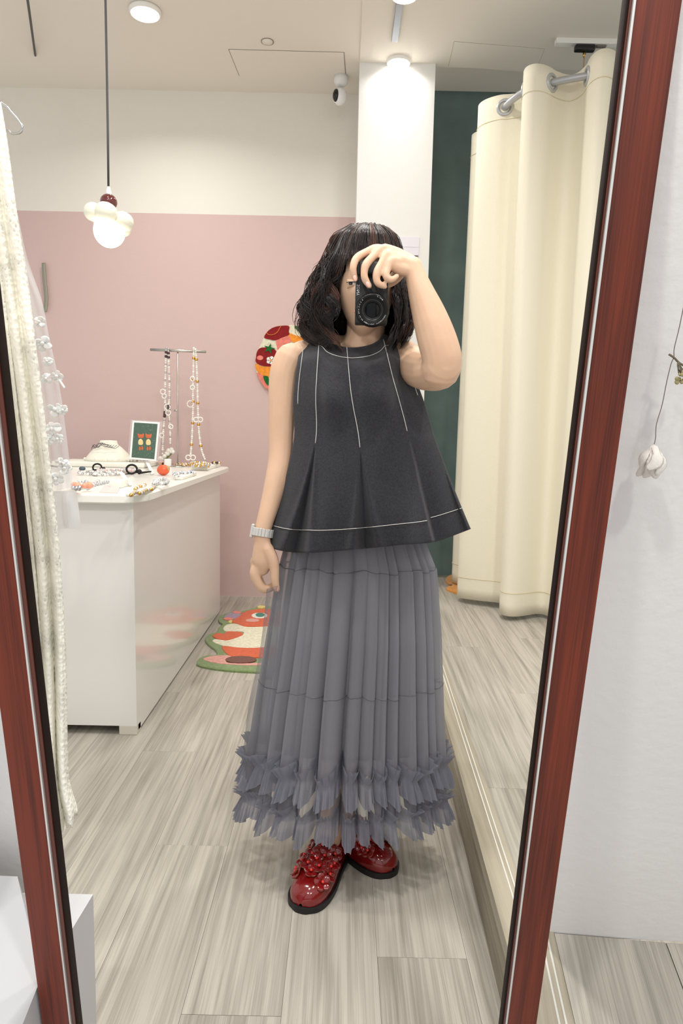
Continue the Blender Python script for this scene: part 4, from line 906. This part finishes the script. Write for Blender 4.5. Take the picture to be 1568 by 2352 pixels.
def ringlathe(prof, m, name, seg=48, base=None, cap=False):
    # profile (radius, distance towards the mirror) around the lens axis
    b0_ = LC if base is None else base; z_ = Vector(nax); x_ = Vector((1, 0, 0)); x_ = (x_ - z_ * x_.dot(z_)).normalized(); y_ = z_.cross(x_); V = []; n_ = len(prof); mb = MB(); Fs = []
    for (r, h) in prof:
        for k in range(seg):
            a = 2 * math.pi * k / seg; V.append(b0_ + np.array(x_) * r * math.cos(a) + np.array(y_) * r * math.sin(a) + np.array(z_) * h)
    for i in range(n_ - 1):
        for k in range(seg): Fs.append((i * seg + k, i * seg + (k + 1) % seg, (i + 1) * seg + (k + 1) % seg, (i + 1) * seg + k))
    if cap: Fs.append(tuple((n_ - 1) * seg + k for k in range(seg)))
    return mb.add(V, Fs).build(name, m, pc, True, sharp=40)
ringlathe([(.0355, -.040), (.0355, -.026), (.0345, -.024), (.030, -.024)], m_ring, 'lens_mount')
ringlathe([(.0350, -.0265), (.0353, -.0255), (.0350, -.0245)], m_rim, 'mount_ring')
ringlathe([(.0335, -.026), (.0335, -.012), (.0330, -.010), (.0325, -.0095)], m_ring, 'zoom_ring')
ringlathe([(.0316, -.012), (.0316, -.001), (.0306, .0), (.0262, -.0005), (.0255, -.004), (.0160, -.007), (.0155, -.0095), (.0150, -.0097)], m_ring, 'lens_barrel')
ringlathe([(.0318, -.0035), (.0320, -.003), (.0318, -.0025)], m_rim, 'barrel_ring')
ringlathe([(.0150, -.0092), (.010, -.0078), (.005, -.0071), (.0006, -.0069)], m_glass, 'lens_glass', cap=True)
ringlathe([(.0200, -.0052), (.0205, -.0050), (.0210, -.0047)], mat('ring_grey', (60, 60, 62), .3), 'inner_ring')
def text_mesh(body_, size):
    cu = bpy.data.curves.new('txt', 'FONT'); cu.body = body_; cu.size = size; cu.extrude = .00012; cu.align_x = 'CENTER'; cu.align_y = 'CENTER'; cu.resolution_u = 2
    o = bpy.data.objects.new('txt', cu); COL.objects.link(o); dg_ = bpy.context.evaluated_depsgraph_get(); dg_.update(); me_ = bpy.data.meshes.new_from_object(o.evaluated_get(dg_)); bpy.data.objects.remove(o); return me_
lg = text_mesh('SONY', .0085); p_ = aY(822.5, 666, yf - .0006)
lo = bpy.data.objects.new('lettering', lg); COL.objects.link(lo); lg.materials.append(m_print); lo.parent = pc
lo.matrix_local = Matrix.Translation(Vector(p_) - Vector(pc.location)) @ Matrix(((0, -1, 0, 0), (0, 0, -1, 0), (-1, 0, 0, 0), (0, 0, 0, 1)))
zx = Vector(nax); xx = (Vector((1, 0, 0)) - zx * zx.x).normalized(); yy = zx.cross(xx); yy = -yy if yy.z < 0 else yy
lt = MB()
def arc_text(s, a_mid, step, r, size):
    for i, ch in enumerate(s):
        if ch == ' ': continue
        a = a_mid + (i - (len(s) - 1) / 2) * step; me_ = text_mesh(ch, size)     # runs mirrored around the ring
        er = xx * math.cos(a) + yy * math.sin(a); et = -xx * math.sin(a) + yy * math.cos(a); c = Vector(LC) + er * r + zx * .0006
        lt.add([tuple(c + et * v.co.x + er * v.co.y + zx * v.co.z) for v in me_.vertices], [tuple(p.vertices) for p in me_.polygons]); bpy.data.meshes.remove(me_)
arc_text('E 3.5-5.6/PZ 16-50 OSS', math.radians(192), math.radians(5.2), .0284, .0034)
arc_text('OPTICAL STEADYSHOT', math.radians(292), math.radians(5.6), .0284, .0032); arc_text('Ø40.5', math.radians(58), math.radians(6), .0284, .0034)
lt.build('ring_lettering', m_print, pc, False)
# ================================================================== SMALL THINGS ON THE COUNTER
ZW = ZT_ + .0003
m_gold = mat('gold_metal', (214, 168, 88), .3, metal=1); m_silver = mat('silver_metal', (200, 200, 204), .25, metal=1); m_pearl = mat('pearl', (238, 234, 226), .25, coat=.5); m_dark = mat('dark_bead', (60, 30, 30), .2, coat=.6)
m_tray = mat('tray_white', (238, 236, 224), .5); m_pinkcard = mat('pink_card', (226, 196, 192), .6); m_paper = mat('paper_white', (240, 240, 238), .7); m_blackrib = mat('black_ribbon', (30, 22, 22), .7); m_crystal = mat('crystal', (225, 228, 232), .08, coat=1, trans=.4); m_blue = mat('blue_bead', (120, 150, 200), .2, coat=.5); m_coral = mat('coral', (236, 160, 132), .4)
def on(px, py, z=ZW): return aZ(px, py, z)
def clampY(p): return np.array([p[0] * min(1, 4.05 / p[1]), min(p[1], 4.05), p[2]])
JG = 'jewellery on the counter'
TRAY = []
def tray(px0, py0, px1, py1, label, h=.014, name='display_tray'):
    a, b = on(px0, py1), on(px1, py0); x0, x1 = sorted((a[0], b[0])); y0, y1 = sorted((a[1], b[1])); y1 = min(y1, YF - .02)
    o = MB().box(x0, x1, y0, y1, ZW, ZW + h, bev=.004).build(name, m_tray, at=((x0 + x1) / 2, (y0 + y1) / 2, ZW)); tag(o, label, 'tray', 'jewellery trays'); return (x0, x1, y0, y1, ZW + h)
t1 = tray(288, 1128, 352, 1141, 'white tray at the near rounded corner, holding a gold chain')
t2 = tray(400, 1092, 452, 1102, 'white tray beside the orange charm, holding blue and pale beads')
t3 = tray(438, 1070, 512, 1080, 'white tray at the far end of the counter heaped with gold jewellery', .02)
t4 = tray(140, 1118, 212, 1136, 'white tray next to the lace dress with coral beads')
t5 = tray(345, 1106, 392, 1116, 'white tray holding a heap of silver beads')
def beads(path, r, mats, name, label, cat, sel=None, sp=2.05, group=JG):
    P = cr(path, 14); L_ = np.r_[0, np.cumsum(np.linalg.norm(np.diff(P, axis=0), axis=1))]; n_ = max(3, int(L_[-1] / (r * sp))); mb = MB()
    for i in range(n_):
        u = L_[-1] * i / n_; c = [np.interp(u, L_, P[:, k]) for k in range(3)]; mi = sel(i, n_) if sel else i % len(mats); k_ = 1 + .25 * ((i * 7) % 3 - 1) * .6
        mb.sphere(c, r * k_, 7, 5, mi)
    o = mb.build(name, mats); tag(o, label, cat, group); return o
def heap(px, py, w, d, h, n, r, mats, name, label, cat, z=ZW, seed=0):
    rg_ = random.Random(seed); c = on(px, py, z); c[1] = min(c[1], YF - .05 - d); path = []
    for i in range(n): path.append((c[0] + rg_.uniform(-w, w), c[1] + rg_.uniform(-d, d), z + r + rg_.uniform(0, h)))
    return beads(path, r, mats, name, label, cat)
def run(pts, z): return [on(x, y, z) for x, y in pts]
beads(run([(300, 1138), (312, 1130), (322, 1133), (335, 1126), (348, 1124), (355, 1118)], t1[4] + .006), .0062, [m_gold, m_gold, m_crystal], 'gold_bracelet', 'gold and crystal bracelet across the near corner tray', 'bracelet')
beads(run([(310, 1124), (318, 1118), (330, 1116), (333, 1112)], t1[4] + .006), .006, [m_gold, m_pearl], 'gold_bracelet', 'short gold and pearl bracelet behind the near corner tray', 'bracelet')
beads(run([(352, 1112), (362, 1103), (375, 1100), (384, 1105), (378, 1111), (364, 1109), (356, 1104), (370, 1098)], t5[4] + .006), .0075, [m_silver, m_pearl, m_crystal], 'silver_bracelet', 'coiled silver bead bracelet heaped beside the orange charm', 'bracelet')
beads(run([(200, 1122), (215, 1114), (232, 1110), (250, 1106)], ZW + .006), .0058, [m_silver, m_crystal], 'silver_bracelet', 'silver chain bracelet lying near the coral beads', 'bracelet')
beads(run([(205, 1116), (218, 1109), (228, 1104)], ZW + .006), .0055, [m_silver, m_pearl], 'silver_bracelet', 'short silver and pearl chain behind the longer silver one', 'bracelet')
beads(run([(176, 1108), (190, 1106), (205, 1108), (196, 1112), (180, 1112)], ZW + .006), .006, [m_pearl, m_silver], 'pearl_bracelet', 'pearl and silver loop beside the lace dress', 'bracelet')
beads(run([(170, 1114), (178, 1117), (175, 1119)], t4[4] + .01), .013, [m_coral], 'coral_earrings', 'coral drop earrings on the tray next to the lace', 'earrings'); beads(run([(193, 1116), (203, 1114), (207, 1116)], t4[4] + .008), .011, [m_coral], 'coral_brooch', 'coral brooch a little right of the coral earrings', 'brooch')
beads(run([(168, 1121), (178, 1122), (186, 1120)], t4[4] + .006), .009, [m_silver], 'silver_ring', 'chunky silver rings in front of the coral earrings', 'rings')
beads(run([(398, 1086), (406, 1089), (416, 1085), (425, 1087), (438, 1084), (449, 1086)], t2[4] + .005), .0062, [m_pearl, m_blue, m_pearl, m_silver], 'blue_necklace', 'pale necklace with blue beads on the tray beside the orange charm', 'necklace')
beads(run([(398, 1090), (405, 1094), (412, 1093)], t2[4] + .005), .006, [m_silver, m_pearl], 'silver_earrings', 'small silver earrings at the front of the blue bead tray', 'earrings')
heap(462, 1073, .06, .05, .02, 20, .0065, [m_gold, m_pearl, m_gold, m_crystal], 'gold_necklace', 'tangled gold and pearl necklace on the far end tray', 'necklace', t3[4], 1)
heap(430, 1070, .05, .04, .015, 14, .006, [m_gold, m_pearl], 'gold_earrings', 'gold and pearl earrings at the foot of the necklace stand', 'earrings', ZW, 2)
heap(498, 1067, .03, .03, .006, 7, .007, [m_pearl, m_dark, m_gold], 'hair_clip', 'beaded hair clip at the far corner of the counter', 'hair clip', t3[4], 3)
heap(270, 1085, .10, .07, .012, 26, .006, [m_pearl, m_crystal, m_pinkcard], 'pearl_necklace', 'tangled pink and pearl necklace in the middle of the counter', 'necklace', ZW, 4)
heap(225, 1092, .09, .06, .01, 20, .006, [m_pearl, m_silver, m_pearl], 'pearl_necklace', 'white pearl necklace left of the tangled pink one', 'necklace', ZW, 5)
heap(395, 1068, .05, .04, .015, 12, .0065, [m_gold, m_pearl, m_coral], 'flower_earrings', 'gold flower earrings behind the orange charm', 'earrings', ZW, 6)
heap(318, 1060, .11, .03, .012, 20, .009, [m_pearl, m_paper, m_pearl], 'lace_scrunchie', 'heap of white lace scrunchies below the framed card', 'scrunchie', ZW + .031, 7)
# hair ties, pins, cards
def bow(c, s, label, tail=True):
    mb = MB()
    mb.tube([c + s * np.array([-.032 + .022 * math.cos(a), .004 * math.sin(a), .022 + .018 * math.sin(a)]) for a in np.linspace(0, 6.28, 18)], s * .0045, 6)
    mb.tube([c + s * np.array(v) for v in ((-.012, 0, .012), (.01, 0, .008), (.05, .0, .014))], [s * .006, s * .009, s * .005], 6, flat=.6); mb.sphere(c + s * np.array([0, 0, .012]), s * .011, 8, 6)
    mb.tube([c + s * np.array(v) for v in ((0, 0, .01), (-.03, -.02, .004), (-.05, -.03, .003))], s * .004, 6, flat=.6)
    return tag(mb.build('hair_tie', m_blackrib), label, 'hair tie', 'dark hair accessories')
bow(on(320, 1090), 1.15, 'dark brown ribbon hair tie with loop left of the orange charm')
bow(on(238, 1084), 1.0, 'dark bow hair tie standing in the middle of the counter')
tag(MB().tube(cr([on(200, 1086) + [0, 0, .004], on(222, 1082) + [0, 0, .008], on(240, 1079) + [0, 0, .012]], 6), .004, 6).build('hair_stick', m_blackrib), 'black hair stick lying before the dark bow', 'hair stick', 'dark hair accessories')
tag(MB().tube(cr([clampY(on(168, 1068)) + [0, -.3, .01], clampY(on(185, 1071)) + [0, -.3, .012], clampY(on(203, 1074)) + [0, -.27, .012]], 6), [.005] * 12 + [.006], 6).build('hair_clip', m_blackrib), 'long black hair clip at the back beside the lace', 'hair clip', 'dark hair accessories')
o = MB().sphere(on(189, 1080) + np.array([0, 0, .008]), (.017, .014, .012), 12, 8).build('dome_brooch', mat('slate', (74, 88, 100), .4)); tag(o, 'small slate-coloured dome brooch beside the lace', 'brooch', JG)
def card(pts, z0, z1, label, m=m_paper, name='price_card'):
    P = [on(*p) for p in pts]; n_ = len(P); z = [z0, z0, z1, z1]
    o = MB().prism([(p[0], p[1], ZW + zz) for p, zz in zip(P, z)], [(p[0], p[1], ZW + zz + .0012) for p, zz in zip(P, z)]).build(name, m, smooth=False); return tag(o, label, 'card', 'cards on the counter')
card([(228, 1131), (270, 1133), (276, 1118), (240, 1116)], .0, .003, 'pale pink card lying flat near the counter edge', m_pinkcard)
card([(272, 1100), (280, 1098), (304, 1116), (298, 1119)], .03, .006, 'white price tag leaning behind the gold bracelet')
card([(333, 1074), (340, 1072), (354, 1090), (348, 1093)], .035, .006, 'white price tag leaning behind the orange charm')
o = MB().box(on(262, 1118)[0], on(290, 1118)[0], on(275, 1121)[1], on(275, 1121)[1] + .09, ZW, ZW + .028, bev=.003).build('display_block', m_tray); tag(o, 'small white block under the leaning tag', 'block', 'jewellery trays')
# orange charm
pc_ = on(375, 1092); t = empty('orange_charm', tuple(pc_), 'round orange fruit charm standing among the jewellery', 'charm', JG)
MB().sphere(pc_ + np.array([0, 0, .026]), (.030, .026, .026), 18, 12).build('fruit', mat('persimmon', (226, 96, 52), .35, coat=.3), t)
MB().sphere(pc_ + np.array([.024, -.006, .034]), (.010, .008, .014), 10, 8).build('calyx', mat('tan_calyx', (196, 160, 112), .5), t); MB().tube([pc_ + np.array([-.002, 0, .050]), pc_ + np.array([-.002, 0, .062])], .004, 6).build('loop', m_blackrib, t)
bq = clampY(on(372, 1068)); t = empty('flower_bud_charm', tuple(bq), 'pink and white flower bud charm behind the orange fruit', 'charm', JG)
MB().sphere(bq + np.array([0, 0, .02]), (.026, .022, .02), 14, 8).build('bud_base', m_pinkcard, t)
bm_ = MB(); [bm_.sphere(bq + np.array([.012 * math.cos(a), .01 * math.sin(a), .042]), (.014, .012, .016), 10, 6) for a in np.linspace(0, 5.2, 5)]; bm_.build('petals', m_pearl, t)
fl0 = clampY(on(386, 1062)); t = empty('lily_clip', tuple(fl0), 'white lily of the valley clip with green leaves by the stand', 'hair clip', JG)
MB().tube(cr([fl0 + [-.02, 0, .03], fl0 + [.0, 0, .055], fl0 + [.022, 0, .075]], 5), [.009, .012, .014, .014, .013, .013, .012, .011, .010, .009, .006], 8, flat=.4).build('leaf', mat('leaf_green', (108, 138, 70), .5), t)
MB().tube(cr([fl0 + [-.025, .004, .02], fl0 + [-.008, .004, .05], fl0 + [.004, .004, .065]], 5), .009, 8, flat=.4).build('leaf', MATS['leaf_green'], t)
fm = MB(); [fm.sphere(fl0 + np.array([.012 + .018 * math.cos(a), -.006, .085 + .014 * math.sin(a * 1.3)]), .0135, 9, 6) for a in np.linspace(0, 5, 6)]; fm.sphere(fl0 + np.array([-.018, -.01, .058]), .014, 9, 6); fm.build('blossom', m_pearl, t)
MB().box(fl0[0] - .012, fl0[0] + .03, fl0[1] - .05, fl0[1] - .03, ZW, ZW + .045, bev=.006).build('clip_base', m_paper, t)
# white display riser, necklace bust, framed card, T-bar stand
rs = MB().box(-1.62, -1.10, 3.80, YF - .03, ZW, ZW + .030, bev=.01).build('display_riser', m_tray); tag(rs, 'low white display riser at the back of the counter', 'riser', 'jewellery trays')
zr = ZW + .0305
bc = aY(250, 1048, 3.93); bc = np.array([bc[0], 3.93, zr]); t = empty('necklace_bust', tuple(bc), 'cream necklace bust with thin black bows beside the framed card', 'bust')
MB().lathe([(.135, 0), (.128, .015), (.105, .045), (.075, .075), (.052, .094), (.048, .108), (.046, .116), (.0005, .118)], bc, 28, mod=lambda a, r, z: .8 + .2 * abs(math.cos(a))).build('bust_form', mat('bust_cream', (240, 236, 220), .7), t)
bl = MB()
for k in range(5): bl.tube(cr([bc + np.array([.10 * math.sin(v) , -.075 * math.cos(v) - .012, .095 - .02 * abs(v) + .012 * math.sin(9 * v + k)]) for v in np.linspace(-.9 + .3 * k * .2, .9 - .15 * k, 7)], 4), .0014, 5)
bl.build('thin_bows', mat('wire_dark', (84, 78, 80), .5), t)
fm = MB(); rg_ = random.Random(3)
for k in range(26): a = rg_.uniform(-1.5, 1.5); r_ = rg_.uniform(.09, .14); fm.sphere(bc + np.array([r_ * math.sin(a), -.8 * r_ * math.cos(a), .006 + .06 * max(0, 1 - r_ / .14) + .004 * rg_.random()]), rg_.uniform(.004, .009), 7, 5)
fm.build('pearl_trim', m_pearl, t)['kind'] = 'stuff'
# framed card
ci = [aY(*p, 3.80) for p in ((301, 966), (364, 970), (358, 1059), (297, 1054))]; zc0 = min(p[2] for p in ci)
t = empty('framed_card', tuple(np.mean(ci[2:], 0)), 'green art card with white border in a clear acrylic stand', 'art card')
def quad(k0, k1, dy, m, name, th=.002):
    c = np.mean(ci, 0); P = [c + (p - c) * np.array([k0, 1, k1]) + np.array([0, dy, 0]) for p in ci]; P = [p + np.array([0, (p[2] - zc0) * .12, 0]) for p in P]
    return MB().prism(P, [p + np.array([0, th, 0]) for p in P]).build(name, m, t, False)
quad(1.0, 1.0, 0, m_paper, 'card_border', .003); quad(.86, .91, -.0008, mat('card_green', (74, 98, 84), .6, var=.12, vscale=90), 'card_print', .001)
ac = quad(1.16, 1.05, .0045, tulle_mat('acrylic', (240, 235, 235), .12, translucent=0), 'acrylic_stand', .003)
c_ = np.mean(ci, 0)
def cpt(u, v): # u right, v up in the card, -1..1
    p = c_ + np.array([u * (ci[1][0] - ci[0][0]) / 2, 0, v * (ci[0][2] - ci[3][2]) / 2]); return p + np.array([0, (p[2] - zc0) * .12 - .0014, 0])
m_ora = mat('print_orange', (206, 104, 62), .6); m_crm = mat('print_cream', (232, 208, 150), .6)
for u0 in (-.27, .30):
    mb = MB(); mb.sphere(cpt(u0, .22), (.017, .0008, .0125), 12, 6); mb.sphere(cpt(u0 - .17, .30), (.006, .0008, .008), 8, 5); mb.sphere(cpt(u0 + .17, .30), (.006, .0008, .008), 8, 5); mb.sphere(cpt(u0 - .05, -.42), (.0055, .0008, .013), 8, 5); mb.sphere(cpt(u0 + .12, -.40), (.0055, .0008, .013), 8, 5); mb.build('printed_figure', m_ora, t)
    MB().sphere(cpt(u0, -.10) + np.array([0, -.0004, 0]), (.0145, .0008, .021), 12, 6).build('printed_figure', m_crm, t)
dm = MB()
for k in range(46):
    u, v = rg_.uniform(-.78, .78), rg_.uniform(-.84, .84)
    if abs(v + .1) < .42 and abs(u) < .6: continue
    dm.sphere(cpt(u, v), (.0014, .0005, .0014), 5, 4)
dm.build('printed_dots', mat('dot_pale', (170, 196, 190), .6), t)
# T-bar necklace stand
sb = aY(408, 1064, 4.0); sb[2] = ZW; YS = 4.0
t = empty('necklace_stand', tuple(sb), 'steel T-bar necklace stand at the back of the counter', 'stand')
pt = aY(408, 806, YS); MB().tube([(sb[0], YS, ZW), (pt[0], YS, pt[2])], .0042, 10).build('post', m_steel, t); MB().tube([aY(345, 803, YS), aY(473, 808, YS)], .0075, 12).build('crossbar', m_steel, t)
MB().lathe([(.04, 0), (.04, .005), (.004, .007)], sb, 20).build('base', m_steel, t); kk = aY(406, 943, YS); MB().tube([kk + [-.014, 0, 0], kk + [.004, 0, 0]], .005, 8).build('clamp_screw', m_steel, t)
def necklace(left, right, name, label, mats, sel, charms):
    path = [aY(*p, YS - .012) for p in left] + [aY(*left[-1], YS)] if False else None
    e = empty(name, tuple(aY(*left[-1], YS - .014)), label, 'necklace', 'necklaces on the stand')
    for side in (left, right):
        P = cr([aY(*p, YS - .013) for p in side], 14); L_ = np.r_[0, np.cumsum(np.linalg.norm(np.diff(P, axis=0), axis=1))]; n_ = int(L_[-1] / .0112); mb = MB()
        for i in range(n_):
            c = [np.interp(L_[-1] * i / n_, L_, P[:, k]) for k in range(3)]; mi = sel(i, n_); mb.sphere(c, .0098 if mi == 1 else (.0056 if i % 3 else .0072), 7, 5, mi)
        mb.build('bead_strand', mats, e)
    for (cx_, cy_, r_) in charms:
        c = aY(cx_, cy_, YS - .018); mb = MB(); [mb.sphere(c + r_ * np.array([math.cos(a), 0, math.sin(a)]), .0042, 6, 5) for a in np.linspace(0, 2 * math.pi, 14, endpoint=False)]; mb.build('bead_loop', mats[0], e)
necklace([(382, 800), (380, 850), (379, 900), (379, 940), (375, 990), (373, 1046)], [(386, 802), (388, 850), (389, 900), (387, 945), (390, 970), (391, 1022)], 'long_necklace', 'long necklace of white and dark beads on the left of the stand', [m_pearl, m_dark, m_silver], lambda i, n_: 1 if (2 <= i <= 5 and i % 2 == 0) or (n_ * .58 < i < n_ * .63) else (2 if i % 4 == 0 else 0), [(374, 900, .014), (377, 910, .012), (384, 935, .016), (386, 948, .014), (392, 980, .012), (371, 1000, .012)])
necklace([(445, 800), (444, 850), (443, 900), (443, 940), (441, 1000), (437, 1052)], [(449, 803), (452, 850), (454, 920), (456, 980), (462, 1030), (472, 1058)], 'long_necklace', 'long pearl necklace with beaded bows on the right of the stand', [m_pearl, m_gold, m_silver], lambda i, n_: 1 if i % 11 == 5 else 0, [(437, 928, .018), (442, 870, .012), (442, 890, .012), (450, 964, .013), (460, 964, .013), (432, 1051, .014), (443, 1051, .014)])

# ================================================================== ON THE PILLAR
YPI = 4.084
def pill_card(x0, y0, x1, y1, label, m, marks=()):
    a, b = aY(x0, y0, YPI), aY(x1, y1, YPI); o = empty('pinned_photo', ((a[0] + b[0]) / 2, YPI, b[2]), label, 'photo')
    MB().box(a[0], b[0], YPI - .003, YPI, b[2], a[2]).build('print', m, o, False)
    for (mx0, my0, mx1, my1, mm) in marks:
        c, d = aY(mx0, my0, YPI), aY(mx1, my1, YPI); MB().box(c[0], d[0], YPI - .004, YPI - .003, d[2], c[2]).build('printed_mark', mm, o, False)
m_lil = mat('photo_lilac', (226, 222, 230), .5)
pill_card(880, 543, 961, 590, 'pale lilac photo print pinned to the pillar above the hand', m_lil, [(947, 587, 960, 589.5, mat('ink', (40, 38, 44), .6)), (900, 566, 961, 568, mat('pale_ink', (206, 200, 214), .6))])
pill_card(925, 655, 952, 700, 'pinkish photo print pinned to the pillar behind the raised arm', mat('photo_pink', (224, 184, 200), .5), [(925, 680, 952, 700, mat('photo_rose', (208, 158, 184), .5))])
fb = aY(905, 785, YPI - .04); t = empty('flower_sprig', tuple(fb), 'small yellow-green flower sprig on the pillar below the hair', 'flowers')
rg_ = random.Random(9); sm_ = MB(); fm = MB()
for k in range(14):
    tip = aY(rg_.uniform(884, 926), rg_.uniform(748, 800), YPI - .03 - .03 * rg_.random()); sm_.tube(cr([aY(905, 815, YPI - .02), (aY(905, 815, YPI - .02) + tip) / 2 + [0, -.01, .005], tip], 4), .0022, 5)
    [fm.sphere(tip + np.array([rg_.uniform(-.012, .012), rg_.uniform(-.008, .008), rg_.uniform(-.012, .012)]), rg_.uniform(.005, .010), 7, 5) for _ in range(4)]
sm_.build('stems', mat('stem_olive', (120, 120, 60), .6), t); fm.build('blossoms', mat('blossom_yellow', (214, 200, 110), .6), t)

# ================================================================== DRIED FLOWERS ON THE WALL OUTSIDE THE MIRROR
YD = YW + .022
def nw(px, py, off=0.0): return near_plane(px, py, 1, YD + off)
dgl = bpy.data.objects.new('dried_flower_garland', None); COL.objects.link(dgl); dgl.matrix_world = REFL
tag(dgl, 'dried flowers on a thin string hung on the wall right of the mirror', 'garland')
def nchild(mb, name, m): o = mb.build(name, m); o.parent = dgl; return o
nchild(MB().tube(cr([nw(*p) for p in ((1572, 690), (1560, 750), (1548, 800), (1547, 820), (1540, 838), (1530, 880), (1520, 930), (1507, 975), (1505, 1005), (1502, 1020))], 6), .0005, 5), 'string', mat('string_grey', (120, 112, 104), .8))
m_dry = mat('dried_white', (222, 216, 208), .85, bump=.5, bscale=90, var=.1, vscale=40)
fm = MB(); rg_ = random.Random(4)
for k in range(11):
    a0 = nw(1502, 1022); tip = nw(1486 + rg_.uniform(-26, 26), 1085 + rg_.uniform(-10, 20), rg_.uniform(-.008, .02)); mid = (a0 + tip) / 2 + np.array([rg_.uniform(-.008, .008), rg_.uniform(0, .012), rg_.uniform(-.004, .004)])
    Q = cr([a0, mid, tip], 5); fm.tube(Q, [.0012] + [.0045] * 3 + [.0075] * 3 + [.006, .005, .004, .0015], 7, flat=.25)
nchild(fm, 'dried_flower', m_dry)
fm = MB(); fm.tube(cr([nw(1536, 814), nw(1548, 822), nw(1560, 834), nw(1575, 842)], 5), .0012, 5)
for k in range(9): fm.tube(cr([nw(1556, 830), nw(1560 + rg_.uniform(-4, 12), 850 + rg_.uniform(-6, 6), .006), nw(1560 + rg_.uniform(-8, 20), 868 + rg_.uniform(-8, 12), rg_.uniform(0, .01))], 4), .0006, 4)
nchild(fm, 'dried_twigs', mat('twig', (110, 102, 82), .85))
fm = MB(); [fm.sphere(nw(1562 + rg_.uniform(-9, 22), 868 + rg_.uniform(-14, 12), rg_.uniform(0, .012)), rg_.uniform(.0012, .0026), 6, 4) for _ in range(24)]
nchild(fm, 'dried_blossoms', mat('dried_olive', (168, 158, 112), .8))
